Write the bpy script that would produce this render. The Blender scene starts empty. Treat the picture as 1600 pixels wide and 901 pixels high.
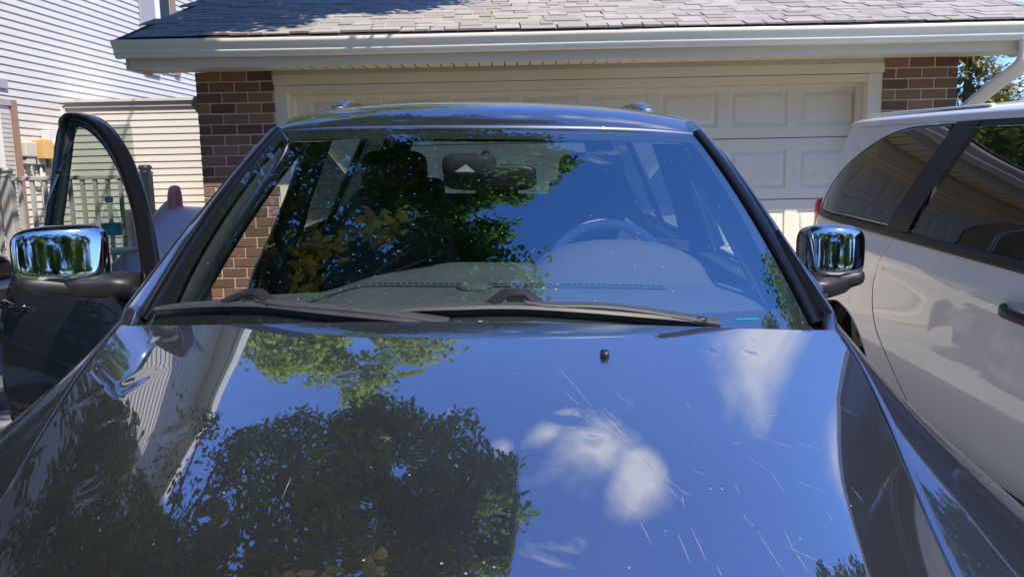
import bpy, math, random
import numpy as np
from mathutils import Vector, Matrix
random.seed(7); rng = np.random.default_rng(7)
SC = bpy.context.scene; COL = SC.collection
PI = math.pi
# ------------------------------------------------------------------ camera, world, sun
F_PX, PITCH, ROLL, CZ = 1200.0, 8.0, 1.2, 1.45
cam_d = bpy.data.cameras.new('camera'); cam = bpy.data.objects.new('camera', cam_d); COL.objects.link(cam)
cam_d.sensor_width = 36; cam_d.lens = 36 * F_PX / 1600; cam_d.clip_end = 2000; cam_d.clip_start = 0.02
CAM_R = Matrix.Rotation(math.radians(90 - PITCH), 3, 'X') @ Matrix.Rotation(math.radians(-ROLL), 3, 'Z')
cam.matrix_world = Matrix.Translation((0, 0, CZ)) @ CAM_R.to_4x4()
SC.camera = cam
SUN = Vector((0.80, -1.0, 1.70)).normalized()
SC.view_settings.view_transform = 'Standard'; SC.view_settings.look = 'None'
SC.view_settings.exposure = 0.65; SC.view_settings.gamma = 1.0
sun_d = bpy.data.lights.new('sun', 'SUN'); sun_d.energy = 4.4; sun_d.angle = math.radians(0.5); sun_d.color = (1.0, 0.92, 0.80)
sun = bpy.data.objects.new('sun', sun_d); COL.objects.link(sun); sun.rotation_euler = SUN.to_track_quat('Z', 'Y').to_euler()
W = bpy.data.worlds.new('World'); SC.world = W; W.use_nodes = True
nt = W.node_tree; nt.nodes.clear()
def wn(t, **k):
    n = nt.nodes.new(t)
    for a, b in k.items(): setattr(n, a, b)
    return n
def wmath(op, a, b=None, clamp=False):
    n = wn('ShaderNodeMath', operation=op, use_clamp=clamp)
    for i, v in enumerate((a, b)):
        if v is None: continue
        if isinstance(v, (int, float)): n.inputs[i].default_value = v
        else: nt.links.new(v, n.inputs[i])
    return n.outputs[0]
SKY_TINT = (0.64, 0.90, 1.56)
sky = wn('ShaderNodeTexSky', sky_type='NISHITA', sun_disc=False, sun_elevation=math.asin(SUN.z), sun_rotation=math.atan2(SUN.x, SUN.y), air_density=1.0, dust_density=0.4, ozone_density=2.5, altitude=300)
tc = wn('ShaderNodeTexCoord'); gen = tc.outputs['Generated']
def wnoise(scale, detail, dist=0.0, loc=(0, 0, 0), sc=(1, 1, 1)):
    m = wn('ShaderNodeMapping'); nt.links.new(gen, m.inputs[0]); m.inputs['Location'].default_value = loc; m.inputs['Scale'].default_value = sc
    n = wn('ShaderNodeTexNoise'); nt.links.new(m.outputs[0], n.inputs['Vector'])
    n.inputs['Scale'].default_value = scale; n.inputs['Detail'].default_value = detail; n.inputs['Distortion'].default_value = dist; n.inputs['Roughness'].default_value = 0.58
    return n.outputs['Fac']
nz = wnoise(3.1, 8, 0.3, (0.3, 4.2, 1.0), (1, 1, 1.7)); nf = wnoise(7.0, 10, 0.2); nw = wnoise(3.0, 4, 0.0, (2, 1, 5), (1, 1, 2.6))
mr = wn('ShaderNodeMapRange'); nt.links.new(nz, mr.inputs[0]); mr.inputs[1].default_value = 0.66; mr.inputs[2].default_value = 0.80
cl = mr.outputs[0]
# single clouds by compass direction (direction, angular radius)
CLOUDS = [((0.20, 0.77, 0.60), 0.10), ((0.31, 0.72, 0.63), 0.07), ((0.12, 0.79, 0.58), 0.05), ((0.44, 0.83, 0.35), 0.10), ((0.66, 0.70, 0.24), .07), ((0.04, 0.79, 0.61), 0.035), ((0.56, 0.83, 0.10), 0.035), ((0.52, 0.84, 0.20), 0.06)]
def blob(d, r):
    v = Vector(d).normalized()
    n = wn('ShaderNodeVectorMath', operation='DISTANCE'); nt.links.new(gen, n.inputs[0]); n.inputs[1].default_value = v
    t = wmath('SUBTRACT', 1.0, wmath('DIVIDE', n.outputs['Value'], r))
    t = wmath('ADD', t, wmath('MULTIPLY', wmath('SUBTRACT', nf, 0.5), 1.9)); t = wmath('ADD', t, wmath('MULTIPLY', wmath('SUBTRACT', nw, 0.5), 1.6))
    return wmath('POWER', wmath('MULTIPLY', t, 1.15, clamp=True), 1.3)
for d, r in CLOUDS: cl = wmath('MAXIMUM', cl, wmath('MULTIPLY', blob(d, r), 0.8))
deep = wn('ShaderNodeVectorMath', operation='MULTIPLY'); nt.links.new(sky.outputs[0], deep.inputs[0]); deep.inputs[1].default_value = SKY_TINT
mix = wn('ShaderNodeMix', data_type='RGBA'); nt.links.new(cl, mix.inputs['Factor']); nt.links.new(deep.outputs[0], mix.inputs['A'])
mix.inputs['B'].default_value = (6.3, 6.4, 6.8, 1)
SKY_STR = 0.135
bg = wn('ShaderNodeBackground'); nt.links.new(mix.outputs['Result'], bg.inputs[0]); bg.inputs[1].default_value = SKY_STR
wo = wn('ShaderNodeOutputWorld'); nt.links.new(bg.outputs[0], wo.inputs[0])

# ------------------------------------------------------------------ helpers
def tag(o, label=None, cat=None, group=None, kind=None):
    if label: o['label'] = label
    if cat: o['category'] = cat
    if group: o['group'] = group
    if kind: o['kind'] = kind
    return o
def empty(name, label, cat, group=None, M=None):
    o = bpy.data.objects.new(name, None); COL.objects.link(o); o.empty_display_size = 0.1
    if M is not None: o.matrix_world = M
    return tag(o, label, cat, group)
class MB:
    def __init__(s): s.v = []; s.f = []; s.mi = []
    def add(s, vs, fs, mi=0):
        b = len(s.v); s.v.extend([tuple(map(float, p)) for p in vs]); s.f.extend([tuple(b + i for i in f) for f in fs]); s.mi.extend([mi] * len(fs)); return s
    def box(s, x0, x1, y0, y1, z0, z1, mi=0, M=None, bev=0.0):
        if bev > 0:
            bm_c = [(x0, x1), (y0, y1), (z0, z1)]
            vs = []; idx = {}
            for ix in (0, 1):
                for iy in (0, 1):
                    for iz in (0, 1):
                        c = [bm_c[0][ix], bm_c[1][iy], bm_c[2][iz]]; sg = [1 - 2 * ix, 1 - 2 * iy, 1 - 2 * iz]
                        for ax in range(3):
                            p = [c[k] + (sg[k] * bev if k != ax else 0) for k in range(3)]
                            idx[(ix, iy, iz, ax)] = len(vs); vs.append(p)
            fs = []
            for ax in range(3):
                o1, o2 = [k for k in range(3) if k != ax]
                for s0 in (0, 1):
                    q = []
                    for a, b in ((0, 0), (1, 0), (1, 1), (0, 1)):
                        k = [0, 0, 0]; k[ax] = s0; k[o1] = a; k[o2] = b; q.append(idx[(*k, ax)])
                    fs.append(q)
                for a in (0, 1):
                    for b in (0, 1):
                        k0 = [0, 0, 0]; k1 = [0, 0, 0]; k0[o1] = k1[o1] = a; k0[o2] = k1[o2] = b; k1[ax] = 1
                        fs.append([idx[(*k0, o1)], idx[(*k1, o1)], idx[(*k1, o2)], idx[(*k0, o2)]])
            for ix in (0, 1):
                for iy in (0, 1):
                    for iz in (0, 1): fs.append([idx[(ix, iy, iz, a)] for a in range(3)])
        else:
            vs = [(x0, y0, z0), (x1, y0, z0), (x1, y1, z0), (x0, y1, z0), (x0, y0, z1), (x1, y0, z1), (x1, y1, z1), (x0, y1, z1)]
            fs = [(0, 3, 2, 1), (4, 5, 6, 7), (0, 1, 5, 4), (1, 2, 6, 5), (2, 3, 7, 6), (3, 0, 4, 7)]
        if M is not None: vs = [M @ Vector(p) for p in vs]
        return s.add(vs, fs, mi)
    def grid(s, P, mi=0, close=False, flip=False):
        P = np.asarray(P, float); n, m = P.shape[:2]; b = len(s.v)
        s.v.extend(map(tuple, P.reshape(-1, 3)))
        mm = m if close else m - 1
        for i in range(n - 1):
            for j in range(mm):
                a, c = b + i * m + j, b + i * m + (j + 1) % m
                q = (a, c, c + m, a + m)
                s.f.append(q[::-1] if flip else q); s.mi.append(mi)
        return s
    def tube(s, pts, r, n=10, mi=0, cap=True, sq=None, up=(0, 0, 1)):
        pts = [Vector(p) for p in pts]; rings = []
        rr = r if isinstance(r, (list, tuple)) else [r] * len(pts)
        for i, p in enumerate(pts):
            t = (pts[min(i + 1, len(pts) - 1)] - pts[max(i - 1, 0)]).normalized()
            u = Vector(up); u = (u - t * u.dot(t))
            if u.length < 1e-3: u = Vector((1, 0, 0)) - t * t.x
            u.normalize(); w = t.cross(u)
            ring = []
            for k in range(n):
                a = 2 * PI * k / n; ca, sa = math.cos(a), math.sin(a)
                if sq: e = sq[2]; ca = math.copysign(abs(ca) ** e, ca); sa = math.copysign(abs(sa) ** e, sa); q = u * ca * sq[0] * rr[i] + w * sa * sq[1] * rr[i]
                else: q = (u * ca + w * sa) * rr[i]
                ring.append(p + q)
            rings.append(ring)
        b = len(s.v); s.grid([[tuple(p) for p in r_] for r_ in rings], mi, close=True)
        if cap:
            s.f.append(tuple(b + k for k in range(n))[::-1]); s.mi.append(mi)
            e = b + (len(pts) - 1) * n; s.f.append(tuple(e + k for k in range(n))); s.mi.append(mi)
        return s
    def lathe(s, prof, n=24, M=None, mi=0):
        P = [[(r * math.cos(2 * PI * k / n), r * math.sin(2 * PI * k / n), z) for k in range(n)] for r, z in prof]
        if M is not None: P = [[tuple(M @ Vector(p)) for p in ring] for ring in P]
        return s.grid(P, mi, close=True)
    def poly(s, pts, d, mi=0):
        """closed prism: polygon pts extruded by the vector d"""
        n = len(pts); d = Vector(d); a = [Vector(p) for p in pts]
        vs = a + [p + d for p in a]
        fs = [tuple(range(n))[::-1], tuple(range(n, 2 * n))] + [(i, (i + 1) % n, n + (i + 1) % n, n + i) for i in range(n)]
        return s.add(vs, fs, mi)
    def sell(s, c, h, e1=0.5, e2=0.5, n=24, m=16, M=None, mi=0, fn=None):
        """superellipsoid"""
        pw = lambda a, e: math.copysign(abs(a) ** e, a)
        P = []
        for i in range(m + 1):
            ph = -PI / 2 + PI * i / m; ring = []
            for k in range(n):
                th = 2 * PI * k / n
                p = Vector((c[0] + h[0] * pw(math.cos(ph), e1) * pw(math.cos(th), e2), c[1] + h[1] * pw(math.cos(ph), e1) * pw(math.sin(th), e2), c[2] + h[2] * pw(math.sin(ph), e1)))
                if fn: p = Vector(fn(p))
                if M is not None: p = M @ p
                ring.append(tuple(p))
            P.append(ring)
        return s.grid(P, mi, close=True)
    def build(s, name, mats, parent=None, smooth=False, M=None, auto=None, weld=False):
        me = bpy.data.meshes.new(name); me.from_pydata(s.v, [], s.f)
        for m in (mats if isinstance(mats, (list, tuple)) else [mats]): me.materials.append(m)
        if any(s.mi): me.polygons.foreach_set('material_index', s.mi)
        if smooth or auto: me.polygons.foreach_set('use_smooth', [True] * len(me.polygons))
        me.update()
        if weld:
            import bmesh
            bm = bmesh.new(); bm.from_mesh(me); bmesh.ops.remove_doubles(bm, verts=bm.verts, dist=1e-4); bmesh.ops.recalc_face_normals(bm, faces=bm.faces); bm.to_mesh(me); bm.free()
        if auto: me.set_sharp_from_angle(angle=math.radians(auto))
        o = bpy.data.objects.new(name, me); COL.objects.link(o)
        if parent is not None: o.parent = parent
        if M is not None: o.matrix_world = M
        return o
def inst(mesh, name, parent=None, M=None):
    o = bpy.data.objects.new(name, mesh); COL.objects.link(o)
    if parent is not None: o.parent = parent
    if M is not None: o.matrix_local = M
    return o
def cr(pts, n):
    """Catmull-Rom through pts -> n samples (numpy)"""
    P = np.asarray(pts, float); P = np.vstack([2 * P[0] - P[1], P, 2 * P[-1] - P[-2]]); k = len(P) - 3
    out = []
    for t in np.linspace(0, k - 1e-9, n):
        i = int(t); u = t - i; a, b, c, d = P[i:i + 4]
        out.append(0.5 * ((2 * b) + (-a + c) * u + (2 * a - 5 * b + 4 * c - d) * u * u + (-a + 3 * b - 3 * c + d) * u ** 3))
    return np.array(out)
def itp(x, tab):
    """smooth monotone-ish interpolation of a table [(x, v...)]"""
    t = np.array(tab, float); xs = t[:, 0]
    x = min(max(x, xs[0]), xs[-1]); i = int(min(max(np.searchsorted(xs, x) - 1, 0), len(xs) - 2))
    u = (x - xs[i]) / (xs[i + 1] - xs[i])
    def m(j):
        if j <= 0: return (t[1, 1:] - t[0, 1:]) / (xs[1] - xs[0])
        if j >= len(xs) - 1: return (t[-1, 1:] - t[-2, 1:]) / (xs[-1] - xs[-2])
        return (t[j + 1, 1:] - t[j - 1, 1:]) / (xs[j + 1] - xs[j - 1])
    h = xs[i + 1] - xs[i]; a, b = t[i, 1:], t[i + 1, 1:]
    r = (2 * u ** 3 - 3 * u * u + 1) * a + (u ** 3 - 2 * u * u + u) * h * m(i) + (-2 * u ** 3 + 3 * u * u) * b + (u ** 3 - u * u) * h * m(i + 1)
    return r if len(r) > 1 else float(r[0])
def px_ray(px, py):
    return (CAM_R @ Vector(((px - 800) / F_PX, (450.5 - py) / F_PX, -1.0))).normalized()

# ------------------------------------------------------------------ materials
def mat(name, col=(0.5, 0.5, 0.5), rough=0.6, metal=0.0, spec=0.5, coat=0.0, coat_r=0.03, coat_ior=1.5, noise=None, bump=None, rnd=0.0, trans=0.0, island=False, emit=None, rough_noise=0.0, second=None):
    """noise=(scale, amount, detail) value variation; bump=(scale, strength, dist); rnd = per object / island value variation; second=(colour, scale, lo, hi) patches"""
    m = bpy.data.materials.new(name); m.use_nodes = True; t = m.node_tree; N = t.nodes; L = t.links; b = N['Principled BSDF']
    b.inputs['Base Color'].default_value = (*col, 1); b.inputs['Roughness'].default_value = rough; b.inputs['Metallic'].default_value = metal
    b.inputs['Specular IOR Level'].default_value = spec; b.inputs['Coat Weight'].default_value = coat; b.inputs['Coat Roughness'].default_value = coat_r; b.inputs['Coat IOR'].default_value = coat_ior
    geo = N.new('ShaderNodeTexCoord'); src = None; vec = geo.outputs['Object']
    def rgb(c): n = N.new('ShaderNodeRGB'); n.outputs[0].default_value = (*c, 1); return n.outputs[0]
    c = None
    if noise or rnd or second: c = rgb(col)
    if second:
        n = N.new('ShaderNodeTexNoise'); n.inputs['Scale'].default_value = second[1]; n.inputs['Detail'].default_value = 6; L.new(vec, n.inputs[0])
        r = N.new('ShaderNodeMapRange'); r.inputs[1].default_value = second[2]; r.inputs[2].default_value = second[3]; L.new(n.outputs[0], r.inputs[0])
        x = N.new('ShaderNodeMix'); x.data_type = 'RGBA'; L.new(r.outputs[0], x.inputs['Factor']); L.new(c, x.inputs['A']); x.inputs['B'].default_value = (*second[0], 1); c = x.outputs['Result']
    val = None
    def mth(op, a, bb):
        n = N.new('ShaderNodeMath'); n.operation = op
        for i, v in enumerate((a, bb)):
            if isinstance(v, (int, float)): n.inputs[i].default_value = v
            else: L.new(v, n.inputs[i])
        return n.outputs[0]
    if noise:
        n = N.new('ShaderNodeTexNoise'); n.inputs['Scale'].default_value = noise[0]; n.inputs['Detail'].default_value = noise[2] if len(noise) > 2 else 5; L.new(vec, n.inputs[0])
        val = mth('ADD', 1 - noise[1], mth('MULTIPLY', n.outputs[0], 2 * noise[1]))
    if rnd:
        if island: g = N.new('ShaderNodeNewGeometry'); ro = g.outputs['Random Per Island']
        else: ro = None
        oi = N.new('ShaderNodeObjectInfo')
        q = mth('FRACT', mth('ADD', oi.outputs['Random'], ro), 0) if ro is not None else oi.outputs['Random']
        v2 = mth('ADD', 1 - rnd, mth('MULTIPLY', q, 2 * rnd))
        val = v2 if val is None else mth('MULTIPLY', val, v2)
    if val is not None:
        h = N.new('ShaderNodeVectorMath'); h.operation = 'SCALE'; L.new(c, h.inputs[0]); L.new(val, h.inputs['Scale']); c = h.outputs[0]
    if c is not None: L.new(c, b.inputs['Base Color'])
    if bump:
        n = N.new('ShaderNodeTexNoise'); n.inputs['Scale'].default_value = bump[0]; n.inputs['Detail'].default_value = 4; L.new(vec, n.inputs[0])
        bp = N.new('ShaderNodeBump'); bp.inputs['Strength'].default_value = bump[1]; bp.inputs['Distance'].default_value = bump[2]; L.new(n.outputs[0], bp.inputs['Height']); L.new(bp.outputs[0], b.inputs['Normal'])
    if rough_noise:
        n = N.new('ShaderNodeTexNoise'); n.inputs['Scale'].default_value = 14; n.inputs['Detail'].default_value = 7; L.new(vec, n.inputs[0])
        L.new(mth('ADD', rough, mth('MULTIPLY', n.outputs[0], rough_noise)), b.inputs['Roughness'])
    if trans:
        tl = N.new('ShaderNodeBsdfTranslucent'); mx = N.new('ShaderNodeMixShader'); mx.inputs[0].default_value = trans
        tcol = tuple(min(1, k * g) for k, g in zip(col, (2.0, 2.4, 0.8)))
        if c is not None:
            h = N.new('ShaderNodeVectorMath'); h.operation = 'MULTIPLY'; L.new(c, h.inputs[0]); h.inputs[1].default_value = (2.2, 2.4, 0.9); L.new(h.outputs[0], tl.inputs[0])
        else: tl.inputs[0].default_value = (*tcol, 1)
        L.new(b.outputs[0], mx.inputs[1]); L.new(tl.outputs[0], mx.inputs[2]); L.new(mx.outputs[0], N['Material Output'].inputs[0])
    if emit: b.inputs['Emission Color'].default_value = (*emit[0], 1); b.inputs['Emission Strength'].default_value = emit[1]
    return m
def glass(name, tint=(0.85, 0.9, 0.88), ior=1.5, mult=1.0, rough=0.0, gcol=(1, 1, 1)):
    """thin pane: mirror-like reflection by Fresnel over a tinted see-through body"""
    m = bpy.data.materials.new(name); m.use_nodes = True; t = m.node_tree; N = t.nodes; L = t.links; N.remove(N['Principled BSDF'])
    tr = N.new('ShaderNodeBsdfTransparent'); tr.inputs[0].default_value = (*tint, 1)
    gl = N.new('ShaderNodeBsdfGlossy'); gl.inputs['Roughness'].default_value = rough; gl.inputs[0].default_value = (*gcol, 1)
    g = N.new('ShaderNodeNewGeometry'); fr = N.new('ShaderNodeFresnel'); fr.inputs[0].default_value = ior
    # the same Fresnel seen from behind the pane as from the front
    k = N.new('ShaderNodeMath'); k.operation = 'MULTIPLY_ADD'; k.inputs[1].default_value = 1 / ior - ior; k.inputs[2].default_value = ior; L.new(g.outputs['Backfacing'], k.inputs[0]); L.new(k.outputs[0], fr.inputs[0])
    mu = N.new('ShaderNodeMath'); mu.operation = 'MULTIPLY'; mu.use_clamp = True; mu.inputs[1].default_value = mult; L.new(fr.outputs[0], mu.inputs[0])
    mx = N.new('ShaderNodeMixShader'); L.new(mu.outputs[0], mx.inputs[0]); L.new(tr.outputs[0], mx.inputs[1]); L.new(gl.outputs[0], mx.inputs[2])
    L.new(mx.outputs[0], N['Material Output'].inputs[0]); return m
M_ = {}
M_['siding'] = mat('white_siding', (0.60, 0.565, 0.51), 0.55, rnd=0.02, noise=(1.2, 0.03), bump=(160, 0.05, 0.002))
M_['trim'] = mat('white_trim', (0.78, 0.74, 0.68), 0.5, noise=(3, 0.05))
M_['gutter'] = mat('gutter_enamel', (0.80, 0.75, 0.66), 0.28, noise=(5, 0.05), spec=0.6)
M_['cream'] = mat('cream_trim', (0.80, 0.70, 0.53), 0.5, noise=(3, 0.06))
M_['door'] = mat('garage_door_paint', (0.80, 0.73, 0.59), 0.42, second=((0.60, 0.52, 0.40), 3.0, 0.62, 0.85), noise=(2.5, 0.06), rnd=0.01)
M_['soffit'] = mat('soffit_vinyl', (0.78, 0.67, 0.50), 0.5, rnd=0.02)
M_['fascia'] = mat('fascia_metal', (0.68, 0.62, 0.53), 0.4, noise=(4, 0.05))
M_['shingle'] = mat('shingle_grey', (0.33, 0.305, 0.275), 0.9, rnd=0.17, island=True, noise=(60, 0.22, 3), bump=(220, 0.5, 0.004))
M_['under'] = mat('roof_felt', (0.05, 0.05, 0.05), 0.9)
M_['brick'] = mat('brick_clay', (0.25, 0.130, 0.082), 0.85, rnd=0.42, noise=(28, 0.22), bump=(90, 0.6, 0.004))
M_['mortar'] = mat('mortar', (0.74, 0.62, 0.47), 0.95, noise=(30, 0.15), bump=(120, 0.5, 0.004))
M_['concrete'] = mat('driveway_concrete', (0.40, 0.385, 0.355), 0.85, noise=(1.6, 0.16, 8), bump=(60, 0.3, 0.004), second=((0.28, 0.26, 0.23), 0.9, 0.52, 0.7))
M_['grass'] = mat('grass_ground', (0.07, 0.12, 0.03), 0.95, noise=(7, 0.4, 8), bump=(40, 0.8, 0.03), second=((0.14, 0.15, 0.05), 0.6, 0.5, 0.65))
M_['asphalt'] = mat('asphalt', (0.06, 0.06, 0.06), 0.9, noise=(8, 0.2))
M_['mulch'] = mat('bark_mulch', (0.07, 0.05, 0.035), 0.95, noise=(40, 0.5), bump=(50, 1.0, 0.03))
M_['paver'] = mat('grey_paver', (0.26, 0.25, 0.24), 0.9, rnd=0.14, noise=(20, 0.15), bump=(90, 0.3, 0.003))
M_['paint'] = mat('black_car_paint', (0.010, 0.011, 0.014), 0.4, coat=1.0, coat_r=0.012, coat_ior=3.0, spec=0.9)
M_['dusty'] = mat('black_car_paint_dusty', (0.016, 0.016, 0.016), 0.42, coat=1.0, coat_r=0.012, coat_ior=4.6, spec=0.8, noise=(9, 0.3, 9))
M_['plastic'] = mat('black_plastic', (0.013, 0.013, 0.014), 0.45, noise=(30, 0.15), bump=(300, 0.15, 0.001))
M_['wiper'] = mat('wiper_grey_plastic', (0.042, 0.041, 0.04), 0.5, noise=(25, 0.2))
M_['rubber'] = mat('black_rubber', (0.018, 0.018, 0.019), 0.55)
M_['gloss'] = mat('gloss_black', (0.006, 0.006, 0.007), 0.10, spec=0.4)
M_['chrome'] = mat('chrome', (0.60, 0.61, 0.61), 0.05, metal=1.0)
M_['steel'] = mat('brushed_steel', (0.6, 0.6, 0.58), 0.3, metal=1.0)
M_['wglass'] = glass('windshield_glass', (0.86, 0.93, 0.92), 3.8, gcol=(0.72, 0.97, 1.0))
M_['sglass'] = glass('side_glass', (0.62, 0.72, 0.68), 1.5, 1.2)
M_['tglass'] = glass('tinted_glass', (0.32, 0.38, 0.37), 1.6, 1.2)
M_['vglass'] = mat('van_privacy_glass', (0.020, 0.018, 0.016), 0.015, spec=0.5, coat=1.0, coat_r=0.0, coat_ior=1.35)
M_['dash'] = mat('dash_vinyl_grey', (0.085, 0.10, 0.105), 0.75, noise=(60, 0.1), bump=(400, 0.3, 0.001))
M_['dashd'] = mat('interior_black', (0.022, 0.023, 0.025), 0.7)
M_['seat'] = mat('seat_leather_black', (0.03, 0.032, 0.036), 0.5, bump=(200, 0.2, 0.001))
M_['liner'] = mat('headliner_grey', (0.07, 0.07, 0.07), 0.9)
M_['mirror'] = mat('mirror_glass', (0.9, 0.9, 0.9), 0.0, metal=1.0)
M_['white'] = mat('white_van_paint', (0.80, 0.80, 0.78), 0.38, coat=1.0, coat_r=0.03, coat_ior=1.75, noise=(2.2, 0.08, 9))
M_['red'] = mat('tail_lamp_red', (0.55, 0.01, 0.02), 0.15, coat=1.0)
M_['tyre'] = mat('tyre', (0.02, 0.02, 0.02), 0.8)
M_['lamp'] = mat('headlamp_lens', (0.55, 0.56, 0.58), 0.05, coat=1.0)
M_['orange'] = mat('amber_plastic', (0.66, 0.42, 0.15), 0.5)
M_['grey'] = mat('grey_box', (0.45, 0.44, 0.41), 0.5)
M_['ltgrey'] = mat('light_grey_box', (0.62, 0.62, 0.62), 0.45)
M_['rail'] = mat('grey_railing', (0.44, 0.43, 0.41), 0.5, noise=(4, 0.06))
M_['blue'] = mat('blue_plastic', (0.03, 0.25, 0.65), 0.4)
M_['slide'] = mat('lavender_plastic', (0.62, 0.66, 0.80), 0.35, noise=(3, 0.05))
M_['pink'] = mat('pink_plastic', (0.85, 0.36, 0.42), 0.4)
M_['teal'] = mat('teal_plastic', (0.0, 0.42, 0.50), 0.35)
M_['clear'] = glass('clear_plastic', (0.85, 0.92, 0.95), 1.4, 1.5, 0.05)
M_['brown'] = mat('brown_window_frame', (0.30, 0.19, 0.14), 0.6)
M_['shutter'] = mat('grey_shutter', (0.36, 0.34, 0.34), 0.5)
M_['house_glass'] = mat('house_window_glass', (0.025, 0.035, 0.034), 0.08, spec=0.15)
M_['blind'] = mat('window_blind', (0.55, 0.52, 0.46), 0.6)
M_['bark'] = mat('tree_bark', (0.12, 0.09, 0.065), 0.95, noise=(12, 0.35, 8), bump=(20, 1.0, 0.03))
M_['leaf'] = mat('leaf_green', (0.060, 0.105, 0.020), 0.42, rnd=0.55, island=True, trans=0.5)
M_['leafy'] = mat('leaf_ochre', (0.34, 0.22, 0.03), 0.5, rnd=0.4, island=True, trans=0.3)
M_['willow'] = mat('leaf_yellow_green', (0.20, 0.24, 0.05), 0.6, rnd=0.4, island=True, trans=0.4)
M_['spruce'] = mat('needle_green', (0.05, 0.075, 0.03), 0.8, rnd=0.4, island=True, trans=0.1)
M_['spruce_y'] = mat('needle_olive', (0.24, 0.20, 0.07), 0.8, rnd=0.4, island=True, trans=0.15)
M_['scratch'] = mat('bare_scratch', (0.32, 0.33, 0.37), 0.4)

def gz(y): return 0.0437 * max(-7.0, min(7.0, y))
# ------------------------------------------------------------------ ground
def sheet(name, x0, x1, y0, y1, m, dz=0.0, nx=2):
    ys = sorted({y0, y1, *[y for y in (-7.0, 7.0) if y0 < y < y1]})
    b = MB(); b.grid([[(x, y, gz(y) + dz) for x in np.linspace(x0, x1, nx)] for y in ys]); o = b.build(name, m); return tag(o, kind='structure')
sheet('lawn', -150, 150, -150, 250, M_['grass'])
sheet('driveway', -1.75, 4.6, -11.5, 6.42, M_['concrete'], 0.012)
sheet('road', -150, 150, -19, -11.5, M_['asphalt'], 0.008)
sheet('mulch_bed', -5.2, -1.76, 2.0, 6.6, M_['mulch'], 0.008)
sheet('patio', -8.0, -1.76, 6.6, 11.4, M_['concrete'], 0.016)
# driveway joints
for k, y in enumerate((-6.5, -3.5, -0.5, 2.5, 5.4)):
    b = MB(); b.box(-1.74, 4.59, y - 0.006, y + 0.006, gz(y) + 0.005, gz(y) + 0.0155); tag(b.build('driveway_joint', M_['under']), kind='structure')
# edging stones of the bed
edge = empty('bed_edging', 'grey stone slabs laid beside a mulch bed left of the black car', 'edging')
pm = None
for i in range(6):
    for j in range(7):
        x = -4.75 + i * 0.46; y = 4.05 + j * 0.36
        if pm is None:
            b = MB(); b.box(-0.222, 0.222, -0.172, 0.172, -0.05, 0.03, bev=0.008); o = b.build('paver', M_['paver'], edge); pm = o.data
        else: o = inst(pm, 'paver', edge)
        o.location = (x + (0.2 if j % 2 else 0), y, gz(y) + 0.02 + random.uniform(-.004, .004)); o.rotation_euler.z = random.uniform(-.01, .01)

# ------------------------------------------------------------------ garage
G = empty('garage', 'attached two car garage with brick piers, white panel door and grey shingle roof', 'garage')
GX0, GX1, GY = -2.45, 3.54, 6.2; GZ = gz(7.0)
# brick piers
BW, BH, BD = 0.193, 0.0715, 0.09; CP = 0.0813
bmesh_cache = {}
def brick_mesh(w):
    k = round(w, 3)
    if k not in bmesh_cache:
        b = MB(); b.box(-w / 2, w / 2, 0, BD, 0, BH, bev=0.003); o = b.build('brick', M_['brick']); bmesh_cache[k] = o.data; bpy.data.objects.remove(o)
    return bmesh_cache[k]
def pier(x0, x1, name='brick_pier'):
    b = MB(); b.box(x0 + 0.003, x1 - 0.003, GY + 0.006, GY + 0.30, GZ - 0.1, 2.335); p = b.build(name, M_['mortar'], G)
    z = 2.335 - BH; r = 0
    while z > GZ - 0.06:
        x = x0 - (0.10 if r % 2 else 0.0) - 0.0
        while x < x1 - 0.02:
            a, c = max(x, x0), min(x + BW, x1)
            if c - a > 0.03:
                o = inst(brick_mesh(c - a), 'brick', p); o.location = ((a + c) / 2 + random.uniform(-.001, .001), GY + random.uniform(-.002, .002), z + random.uniform(-.001, .001))
            x += BW + 0.0098
        z -= CP; r += 1
pier(GX0, -1.842); pier(2.957, GX1)
# side and back walls of the garage
b = MB(); b.box(GX0 + 0.004, GX0 + 0.2, GY + 0.31, 13.3, GZ - 0.1, 2.34); b.box(GX1 - 0.2, GX1 - 0.004, GY + 0.31, 13.3, GZ - 0.1, 2.34); b.box(GX0 + 0.21, GX1 - 0.21, 13.0, 13.25, GZ - 0.1, 2.34)
b.build('garage_wall', M_['siding'], G)
# door surround
for xa, xb, xc, xd in ((-1.840, -1.745, -1.745, -1.715), (2.845, 2.955, 2.815, 2.845)):
    b = MB(); b.box(xa, xb, GY + 0.012, GY + 0.20, GZ - 0.02, 2.225); b.box(xc, xd, GY + 0.10, GY + 0.185, GZ - 0.02, 2.163); b.build('door_jamb', M_['door'], G)
b = MB(); b.box(-1.745, 2.845, GY + 0.02, GY + 0.20, 2.165, 2.222); b.box(-1.715, 2.815, GY + 0.10, GY + 0.185, 2.140, 2.163); b.build('door_header', M_['cream'], G)
b = MB(); b.box(-1.84, 2.955, GY - 0.012, GY + 0.05, 2.227, 2.30); b.build('frieze_board', M_['cream'], G)
b = MB(); b.box(-1.84, 2.955, GY + 0.005, GY + 0.05, 2.302, 2.34); b.build('frieze_filler', M_['fascia'], G)
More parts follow.
